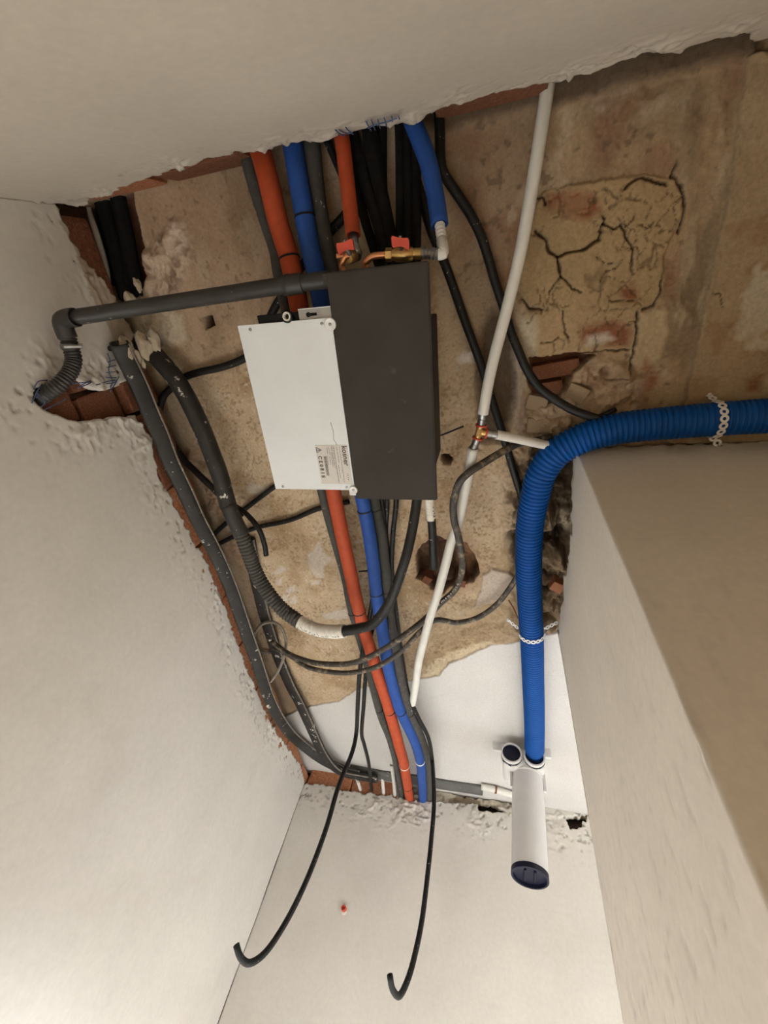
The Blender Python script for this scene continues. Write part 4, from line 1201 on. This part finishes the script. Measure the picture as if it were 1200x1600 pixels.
revolve(bm, P(538, 1425, YB + 0.004, 'y'), (0, -1, 0), [(0, .017), (.004, .014), (.006, .008)], 12)
finish('filler_dab', bm, MT['whitepipe'], plug, smooth=True)

# ================================================================== BLUE HOSE, ITS STRAPS AND THE WHITE OUTLET
hose_pts = [P(*q) for q in [(1290, 646, 1.075), (1200, 650, 1.075), (1120, 655, 1.075), (1002, 665, 1.072), (950, 673, 1.07), (905, 687, 1.068), (870, 707, 1.066), (850, 732, 1.066), (840, 758, 1.068), (828, 820, 1.073), (826, 893, 1.076), (829, 967, 1.077), (831, 998, 1.078), (833, 1063, 1.078), (835, 1128, 1.075), (835, 1172, 1.07), (835, 1182, 1.068)]]
ho = tube('corrugated_hose', hose_pts, 0.0385, MT['hose'], seg=36, rib=(0.0115, 0.0048))
tag(ho, 'thick blue corrugated hose bending round the wall corner to the white outlet', 'hose')


def strap(name, label, c0, d0, r, left, right, links=7):
    """perforated band: flat eyes in a chain, slung under the hose from tab to tab"""
    d0 = d0 / np.linalg.norm(d0)
    side = np.cross(d0, np.array([0, 0, 1.0]))
    side /= np.linalg.norm(side)
    if side @ (right - left) < 0: side = -side
    dn = np.cross(side, d0)
    if dn[2] > 0: dn = -dn
    arc = [c0 + r * (math.cos(a) * side * -1 + math.sin(a) * dn) for a in np.linspace(-0.35, math.pi + 0.35, 14)]
    path = spline([left] + arc + [right], 0.0078)
    root = thing(name, label, 'strap')
    t_, _, _ = frames(path)
    bm = bmesh.new()
    n_ = len(path) // 2
    for k in range(n_):
        i = k * 2
        p, t = path[i], t_[i]
        wv = d0 - (d0 @ t) * t
        wv /= np.linalg.norm(wv)
        up = np.cross(t, wv) * 0.0012
        ro, ri = (0.0088, 0.0038)
        a = np.linspace(0, 2 * np.pi, 12, endpoint=False)
        rows = []
        for rad, off in ((ro, -1), (ri, -1), (ri, 1), (ro, 1)):
            rows.append([bm.verts.new(p + rad * (math.cos(x) * t + math.sin(x) * wv) + up * off * .5) for x in a])
        for A, B in zip(rows, rows[1:] + rows[:1]):
            for j in range(12):
                bm.faces.new([A[j], A[(j + 1) % 12], B[(j + 1) % 12], B[j]])
    finish('perforated_band', bm, MT['white'], root, smooth=False)
    for e in (left, right):
        bm = bmesh.new()
        revolve(bm, e + [0, 0, -0.004], (0, 0, 1), [(0, .003), (.001, .0055), (.004, .004), (.02, .0025)], 10)
        finish('screw', bm, MT['steel'], root, smooth=True)
    return root


c0, d0 = at_arc(hose_pts, (831, 988))
strap('hanging_strap', 'white perforated strap holding the blue hose just above the white ceiling', c0, d0, 0.041, P(795, 970, 1.118), P(872, 972, 1.118))
c0, d0 = at_arc(hose_pts, (1118, 656))
strap('hanging_strap', 'white perforated strap round the blue hose in front of the brown wall end', c0, d0, 0.041, P(1108, 617, 1.12), np.array([P(1124, 690, 1.09)[0], PY0 - 0.002, EYE + 1.085]))

mf = thing('air_outlet', 'white plastic outlet box with two ports and a long round pipe pointing down', 'outlet')
YM = 1.76
pL, pR = P(799, 1170, YM, 'y'), P(835, 1180, YM, 'y')
pR[2] = pL[2] = 0.5 * (pL[2] + pR[2]) - 0.008
pt, pb = P(824, 1200, YM + 0.085, 'y'), P(828, 1371, YM + 0.035, 'y')
bm = bmesh.new()
x0, x1 = pL[0] - 0.046, pR[0] + 0.044
v, f = box_arr(x0 + .012, x1 - .004, YM + 0.022, YM + 0.15, pL[2] - 0.045, pL[2] + 0.042)
vs = [bm.verts.new(p) for p in v]
for q in f: bm.faces.new([vs[k] for k in q])
bmesh.ops.bevel(bm, geom=bm.edges[:], offset=0.02, segments=4, affect='EDGES', profile=0.5)
finish('outlet_box', bm, MT['white'], mf, smooth=True)
ax_ = (pb - pt) / np.linalg.norm(pb - pt)
Lp = np.linalg.norm(pb - pt)
bm = bmesh.new()
revolve(bm, pt - ax_ * 0.03, ax_, [(0, .045), (0.012, .0605), (0.075, .0612), (0.077, .0592), (Lp + .03, .0592), (Lp + .03, .0566), (Lp + .005, .0566)], 40)
finish('round_pipe', bm, MT['white'], mf, smooth=True)
bm = bmesh.new()
revolve(bm, pb - ax_ * 0.016, ax_, [(0, .0575), (0.002, .0605), (0.018, .0605), (0.019, .054), (0.008, .052), (0.006, .02)], 40)
for q in (-.02, .02):
    pass
cap = finish('end_cap', bm, MT['navy'], mf, smooth=True)
tag(cap, 'dark navy cap closing the pipe')
bm = bmesh.new()
sx = np.cross(ax_, [0, 1, 0]); sx /= np.linalg.norm(sx)
for q in (-0.016, 0.016):
    cyl(bm, pb + sx * q - np.cross(ax_, sx) * .03 - ax_ * .005, pb + sx * q + np.cross(ax_, sx) * .03 - ax_ * .005, 0.004, seg=8)
finish('cap_grip', bm, MT['navy'], cap)
for i, pc in enumerate((pL, pR)):
    bm = bmesh.new()
    revolve(bm, pc + [0, 0.05, 0], (0, -1, 0), [(0, .041), (.018, .041), (.019, .0375), (.034, .0375), (.035, .041), (.05, .041), (.05, .0355), (.02, .0355)], 36)
    po = finish('port', bm, MT['white'], mf, smooth=True)
    bm = bmesh.new()
    revolve(bm, pc + [0, 0.033, 0], (0, -1, 0), [(0, .0375), (.001, .0412), (.015, .0412), (.016, .0375)], 36)
    finish('lock_ring', bm, MT['navy'], po, smooth=True)
    for k in range(9):
        a = k * 2 * math.pi / 9
        bm = bmesh.new()
        w0 = []
        for aa in (a - .22, a, a + .22):
            for yy in (0.022, 0.029):
                w0.append(bm.verts.new(pc + np.array([0.0419 * math.cos(aa), yy, 0.0419 * math.sin(aa)])))
        bm.faces.new([w0[0], w0[1], w0[3], w0[2]])
        bm.faces.new([w0[2], w0[3], w0[5], w0[4]])
        bmesh.ops.solidify(bm, geom=bm.faces[:], thickness=0.0012)
        finish('ring_window', bm, MT['white'], po)
    if i == 0:
        bm = bmesh.new()
        revolve(bm, pc + [0, 0.03, 0], (0, -1, 0), [(0, .035), (.024, .035), (.025, .032), (.018, .03), (.017, .008)], 36)
        tag(finish('port_cap', bm, MT['navy'], mf, smooth=True), 'dark navy cap in the free port')
for (a, b) in (((x0 - .028, x0 + .02), .008), ((x1 - .02, x1 + .028), .008)):
    o = boxes('fixing_tab', [(a[0], a[1], YM + 0.066, YM + 0.080, pL[2] + 0.040, ZC - 0.007)], MT['white'], mf, 0.003)
for xx, dz in ((pt[0] - .066, -.02), (pt[0] + .060, -.02)):
    o = boxes('fixing_leg', [(xx - .005, xx + .005, YM + .06, YM + .075, pL[2] - .10, pL[2] - .01)], MT['white'], mf, 0.002)

# ================================================================== THE APPLIANCE UNDER THE CEILING
un = thing('ceiling_unit', 'white sheet metal control box joined to a dark insulated casing under the pipes', 'appliance')
U0 = np.array([-0.225, 0.234, 0.88 + EYE])
yaw, tilt = 0.034, -0.036
MU = Matrix.Translation(U0) @ Matrix.Rotation(yaw, 4, 'Z') @ Matrix.Rotation(tilt, 4, 'X')
un.matrix_world = Matrix.Identity(4)
loc = lambda p: np.array(MU @ Vector(p))
# dark lid (lower face at z = 0), casing above it
bm = bmesh.new()
v, f = box_arr(-.1005, .1005, -.246, .246, 0, .012)
vs = [bm.verts.new(p) for p in v]
for q in f: bm.faces.new([vs[k] for k in q])
bmesh.ops.bevel(bm, geom=bm.edges[:], offset=0.0025, segments=2, affect='EDGES')
finish('insulated_lid', bm, MT['casing'], un, MU)
boxes('lid_flap', [(-.108, -.098, -.2445, -.225, 0.001, .0045)], MT['casing'], un, 0.001, MU)
boxes('casing', [(-.10, .0985, -.15, .165, .0125, .125)], MT['gloss'], un, 0.003, MU)
# white control box beside it
wx0, wx1, wy0, wy1 = -.316, -.1015, -.166, .222
bm = bmesh.new()
v, f = box_arr(wx0, wx1, wy0, wy1, 0.002, 0.0035)
v[[0, 4], 0] += 0; 
vs = [bm.verts.new(p) for p in v]
for q in f: bm.faces.new([vs[k] for k in q])
for s in ((wx0, wx0 + .0015, wy0, wy1, .0035, .02), (wx1 - .0015, wx1, wy0, wy1, .0035, .02), (wx0, wx1, wy1 - .0015, wy1, .0035, .02), (wx0, wx1, wy0, wy0 + .0015, .0035, .006)):
    v, f = box_arr(*s)
    vs = [bm.verts.new(p) for p in v]
    for q in f: bm.faces.new([vs[k] for k in q])
cover = finish('control_cover', bm, MT['whitemetal'], un, MU)
tag(cover, 'flat white sheet metal cover')
boxes('control_box', [(wx0 + .006, wx1 - .004, wy0 + .012, wy1 - .004, .0205, .085)], MT['steel'], un, 0.002, MU)
# hanging bracket with its keyhole slot at the front
bm = bmesh.new()
bx0, bx1, by0, by1 = wx1 - .072, wx1 - .001, wy0 - .020, wy0 + .01
outer = [(bx0, by0), (bx1, by0), (bx1, by1), (bx0, by1)]
slot = [(bx0 + .021 + .005 * math.cos(a), by0 + .011 + .005 * math.sin(a)) for a in np.linspace(math.radians(40), math.radians(320), 11)] + [(bx0 + .04, by0 + .011 - .0028), (bx0 + .04, by0 + .011 + .0028)]
vo = [bm.verts.new((a, b, .008)) for a, b in outer]
vi = [bm.verts.new((a, b, .008)) for a, b in slot]
eo = [bm.edges.new((vo[i], vo[(i + 1) % 4])) for i in range(4)]
ei = [bm.edges.new((vi[i], vi[(i + 1) % len(vi)])) for i in range(len(vi))]
bmesh.ops.triangle_fill(bm, edges=eo + ei, use_beauty=True)
ex = bmesh.ops.extrude_face_region(bm, geom=bm.faces[:])
bmesh.ops.translate(bm, vec=(0, 0, .002), verts=[g_ for g_ in ex['geom'] if isinstance(g_, bmesh.types.BMVert)])
brk = finish('hanging_bracket', bm, MT['steel'], un, MU)
boxes('bracket_lip', [(bx0, bx1, by0 - .001, by0 + .0005, .0075, .022)], MT['whitemetal'], brk, 0, MU)
boxes('dark_backing', [(wx0 + .045, wx1 - .002, wy0 - .016, wy0 + .008, .011, .024)], MT['gloss'], un, 0.002, MU)
bm = bmesh.new()
revolve(bm, (wx0 + .118, wy0 - .008, .012), (0, -.15, -1), [(0, .012), (.010, .0128), (.012, .0105), (.006, .009)], 24)
gr = finish('cable_gland', bm, MT['black'], un, MU, smooth=True)
bm = bmesh.new()
revolve(bm, (wx0 + .118, wy0 - .008, .012), (0, -.15, -1), [(0, .0088), (.0125, .0088), (.0127, .0058), (.004, .005)], 24)
tag(finish('gland_sleeve', bm, MT['tape'], gr, MU, smooth=True), 'white sleeve inside the gland')
# corner discs, tabs and screws
for (dx, dy, r_) in ((-.003, .012, .0125), (-.0025, -.0015, .0105)):
    py_ = wy0 + dy if dx == -.003 else wy1 + dy
    bm = bmesh.new()
    revolve(bm, (wx1 + dx, py_, .003), (0, 0, -1), [(0, r_), (.006, r_), (.007, r_ * .9), (.0055, r_ * .55), (.0052, .003)], 26)
    dsc = finish('corner_disc', bm, MT['white'], un, MU, smooth=True)
    bm = bmesh.new()
    revolve(bm, (wx1 + dx, py_, -.0015), (0, 0, -1), [(0, .0034), (.002, .003), (.0025, .0012)], 12)
    finish('screw', bm, MT['steel'], dsc, MU, smooth=True)
boxes('disc_tab', [(wx1 - .016, wx1 + .003, wy1 - .002, wy1 + .016, .0035, .009)], MT['white'], un, 0.002, MU)
for (a, b) in ((wx0 + .028, wy0 + .009), (wx1 - .022, wy0 + .010), (wx0 + .022, wy1 - .007), (wx1 - .020, wy1 - .007)):
    bm = bmesh.new()
    revolve(bm, (a, b, .0022), (0, 0, -1), [(0, .0036), (.0012, .0032), (.0018, .0012)], 12)
    finish('screw', bm, MT['steel'], cover, MU, smooth=True)
# the pencil scratch on the cover
pts = [(-.138, .05), (-.134, .075), (-.137, .09), (-.130, .105), (-.133, .125), (-.129, .15)]
sc_ = tube('pencil_scratch', [loc((a, b, .0018)) for a, b in pts], 0.0005, MT['greycable'], cover, seg=6, hollow=False)
# nameplate: maker's word, code line, bars; it reads downwards
npx0, npx1, npy0, npy1 = -.186, -.1055, .105, .206
np_ = boxes('nameplate', [(npx0, npx1, npy0, npy1, .0012, .0019)], MT['paper'], un, 0, MU)
np_['label'] = 'printed paper nameplate on the white cover'


def text(name, s, x, y, size, bold, parent):
    """flat print: reads along +y, its tops towards +x, facing down"""
    cu = bpy.data.curves.new(name, 'FONT')
    cu.body = s
    cu.size = size
    cu.offset = bold
    to = bpy.data.objects.new(name, cu)
    COL.objects.link(to)
    bpy.context.view_layer.update()
    me = bpy.data.meshes.new_from_object(to.evaluated_get(bpy.context.evaluated_depsgraph_get()))
    bpy.data.objects.remove(to, do_unlink=True)
    R_ = Matrix(((0, 1, 0, x), (1, 0, 0, y), (0, 0, -1, 0.0011), (0, 0, 0, 1)))
    me.transform(MU @ R_)
    o = link(name, me, parent, MT['ink'])
    return o


text('maker_name', 'kosner', npx1 - .0135, npy0 + .002, .0180, .0004, np_)
text('maker_symbols', '• ▪ ▪ ▪', npx1 - .010, npy0 + .073, .006, .0002, np_)
text('approval_code', '⚠  C E 0 8 1 E', npx0 + .004, npy0 + .004, .0125, .0005, np_)
bm = bmesh.new()
rr_ = random.Random(3)


def bar(x, y0_, y1_, wd_):
    v, f = box_arr(npx0 + x, npx0 + x + wd_, npy0 + y0_, npy0 + y1_, .0009, .0011)
    vs = [bm.verts.new(p) for p in v]
    for q in f: bm.faces.new([vs[k] for k in q])


for xx, a, b in ((.0605, .004, .096), (.054, .004, .045), (.052, .05, .085), (.046, .004, .098), (.0425, .002, .06), (.040, .004, .05), (.0375, .018, .056), (.034, .004, .024), (.0325, .028, .05), (.029, .006, .022), (.026, .026, .05)):
    y = a
    while y < b:
        l = rr_.uniform(.002, .007)
        bar(xx, y, min(y + l, b), .0008 if xx not in (.046,) else .0011)
        y += l + rr_.uniform(.0006, .0016)
finish('print_lines', bm, MT['ink'], np_, MU, kind='stuff')
bm = bmesh.new()
y = .028
while y < .078:
    wd_ = rr_.uniform(.0005, .0013)
    v, f = box_arr(npx0 + .0175, npx0 + .0245, npy0 + y, npy0 + y + wd_, .0009, .0011)
    vs = [bm.verts.new(p) for p in v]
    for q in f: bm.faces.new([vs[k] for k in q])
    y += wd_ + rr_.uniform(.0006, .0012)
finish('bar_code', bm, MT['ink'], np_, MU, kind='stuff')
# copper tails into the casing
tube('copper_tail', [loc((-.05, -.15, .055)), P(537, 424, 0.93), P(536, 410, 0.925), P(540, 401, 0.925), P(549, 400, 0.93)], 0.0058, MT['copper'], un, seg=14, step=.004)
tube('copper_tail', [loc((-.01, -.15, .055)), P(572, 420, 0.93), P(574, 408, 0.925), P(581, 401, 0.925), P(592, 399, 0.925), P(603, 398, 0.925)], 0.0062, MT['copper'], un, seg=14, step=.004)

# ball valves
v1 = thing('ball_valve', 'brass ball valve with a red butterfly handle, lying along the dark box edge', 'valve')
a_, b_ = P(602, 398.5, 0.925), P(658, 396.5, 0.93)
L_ = np.linalg.norm(b_ - a_)
bm = bmesh.new()
revolve(bm, a_, b_ - a_, [(0, .008), (L_ * .22, .0095), (L_ * .3, .0125), (L_ * .55, .0135), (L_ * .75, .012), (L_ * .78, .0100), (L_, .0100)], 20)
finish('valve_body', bm, MT['brass'], v1, smooth=True)
bm = bmesh.new()
revolve(bm, a_ + (b_ - a_) * .02, b_ - a_, [(0, .0118), (L_ * .16, .0118), (L_ * .17, .009)], 6)
finish('hex_nut', bm, MT['brass'], v1)
e_ = P(686, 396, 0.935)
bm = bmesh.new()
Le = np.linalg.norm(e_ - b_)
revolve(bm, b_, e_ - b_, [(0, .0095)] + [(Le * k / 10, .0085 + .0022 * (k % 2)) for k in range(1, 10)] + [(Le, .0095)], 18)
finish('threaded_end', bm, MT['steel'], v1, smooth=True)
sb, sh = P(628, 397, 0.925), P(627, 380, 0.915)
bm = bmesh.new()
cyl(bm, sb, P(627, 386, 0.916), 0.0045, seg=12)
finish('valve_stem', bm, MT['steel'], v1)


def handle(parent, c, right, fwd):
    """butterfly handle: two wings on a hub"""
    right, fwd = right / np.linalg.norm(right), fwd / np.linalg.norm(fwd)
    nrm_ = np.cross(right, fwd)
    bm = bmesh.new()
    pr = [(-.0165, -.006), (-.0145, -.0095), (-.004, -.0075), (.004, -.0075), (.0145, -.0085), (.0165, -.005), (.0165, .008), (.0145, .0105), (.004, .0065), (-.004, .0065), (-.0145, .0095), (-.0165, .007)]
    lo = [bm.verts.new(c + right * x + fwd * y - nrm_ * .004) for x, y in pr]
    hi = [bm.verts.new(c + right * x + fwd * y + nrm_ * .004) for x, y in pr]
    bm.faces.new(lo)
    bm.faces.new(hi[::-1])
    for i in range(len(pr)):
        bm.faces.new([lo[i], lo[(i + 1) % len(pr)], hi[(i + 1) % len(pr)], hi[i]])
    h_ = finish('red_handle', bm, MT['redplastic'], parent)
    tag(h_, 'red butterfly handle')
    bm = bmesh.new()
    cyl(bm, c - fwd * .004, c - fwd * .0105, 0.0030, seg=10)
    finish('handle_screw', bm, MT['steel'], h_)


handle(v1, P(626, 379, 0.914), P(640, 380, 0.914) - P(620, 378, 0.914), P(627, 386, 0.914) - P(626, 372, 0.914))
v2 = thing('ball_valve', 'brass ball valve with a red handle where the short red pipe ends', 'valve')
a_, b_ = P(543, 401, 0.93), P(556, 397, 0.955)
bm = bmesh.new()
Lv = 0.045
d_ = P(556, 396, 0.96) - P(544, 404, 0.925)
revolve(bm, P(544, 404, 0.925), d_, [(0, .009), (.006, .0115), (.02, .0125), (.026, .0105), (Lv, .0105)], 20)
finish('valve_body', bm, MT['brass'], v2, smooth=True)
bm = bmesh.new()
revolve(bm, P(557, 402, 0.945), P(553, 372, 0.985) - P(557, 402, 0.945), [(0, .010)] + [(.003 * k, .0085 + .002 * (k % 2)) for k in range(1, 11)] + [(.034, .009), (.06, .009)], 18)
finish('threaded_end', bm, MT['steel'], v2, smooth=True)
bm = bmesh.new()
cyl(bm, P(547, 398, 0.925), P(542, 388, 0.918), 0.0045, seg=12)
finish('valve_stem', bm, MT['steel'], v2)
handle(v2, P(540, 385, 0.915), P(552, 380, 0.915) - P(530, 388, 0.915), P(542, 392, 0.915) - P(539, 378, 0.915))

wf = thing('pipe_elbow', 'white threaded elbow between the short blue pipe and the brass valve', 'pipe fitting')
bm = bmesh.new()
a_, b_ = P(687, 350, 0.988), P(691, 380, 0.955)
Lw = np.linalg.norm(b_ - a_)
revolve(bm, a_, b_ - a_, [(0, .008)] + [(Lw * k / 10, .0085 + .0018 * (k % 2)) for k in range(1, 10)] + [(Lw, .0085)], 18)
finish('threaded_end', bm, MT['white'], wf, smooth=True)
tube('elbow_body', [P(690.5, 376, 0.96), P(692, 388, 0.942), P(692, 396, 0.936), P(684, 397, 0.934)], 0.0105, MT['whitepipe'], wf, seg=18, step=.003)

# ================================================================== blue crayon scribbles where the chases were marked out
def scribble(parent, plane, ax, strokes):
    for s in strokes:
        p = [P(a, b, plane, ax) for a, b in s]
        tube('crayon_line', p, 0.0013, MT['crayon'], parent, seg=5, hollow=False, step=0.006)


scribble(wall_left, XL + 0.006, 'x', [
    [(56, 622), (80, 610), (112, 600), (142, 597)], [(52, 608), (60, 596), (74, 594)], [(50, 630), (58, 612), (66, 600)],
    [(70, 640), (100, 625), (104, 622)], [(122, 606), (140, 599), (142, 595), (124, 603)], [(150, 602), (168, 596), (180, 594)],
    [(168, 552), (172, 565), (170, 580), (176, 596), (172, 606)], [(168, 566), (180, 562)], [(167, 574), (181, 571)], [(166, 582), (180, 581)], [(165, 590), (182, 590)], [(166, 600), (178, 598), (184, 592)],
    [(172, 612), (180, 600), (186, 588)], [(56, 612), (70, 628), (64, 636)]])
scribble(wall_front, YF + 0.006, 'y', [
    [(572, 190), (576, 198), (580, 204)], [(580, 187), (583, 195), (586, 203)], [(590, 187), (592, 194), (594, 200)], [(600, 184), (602, 190), (604, 198)], [(612, 182), (613, 190)], [(622, 180), (624, 186)],
    [(524, 203), (532, 210), (540, 212)], [(530, 203), (540, 208), (550, 208)], [(540, 199), (546, 205), (552, 210)], [(574, 200), (590, 194), (606, 190), (620, 184)]])
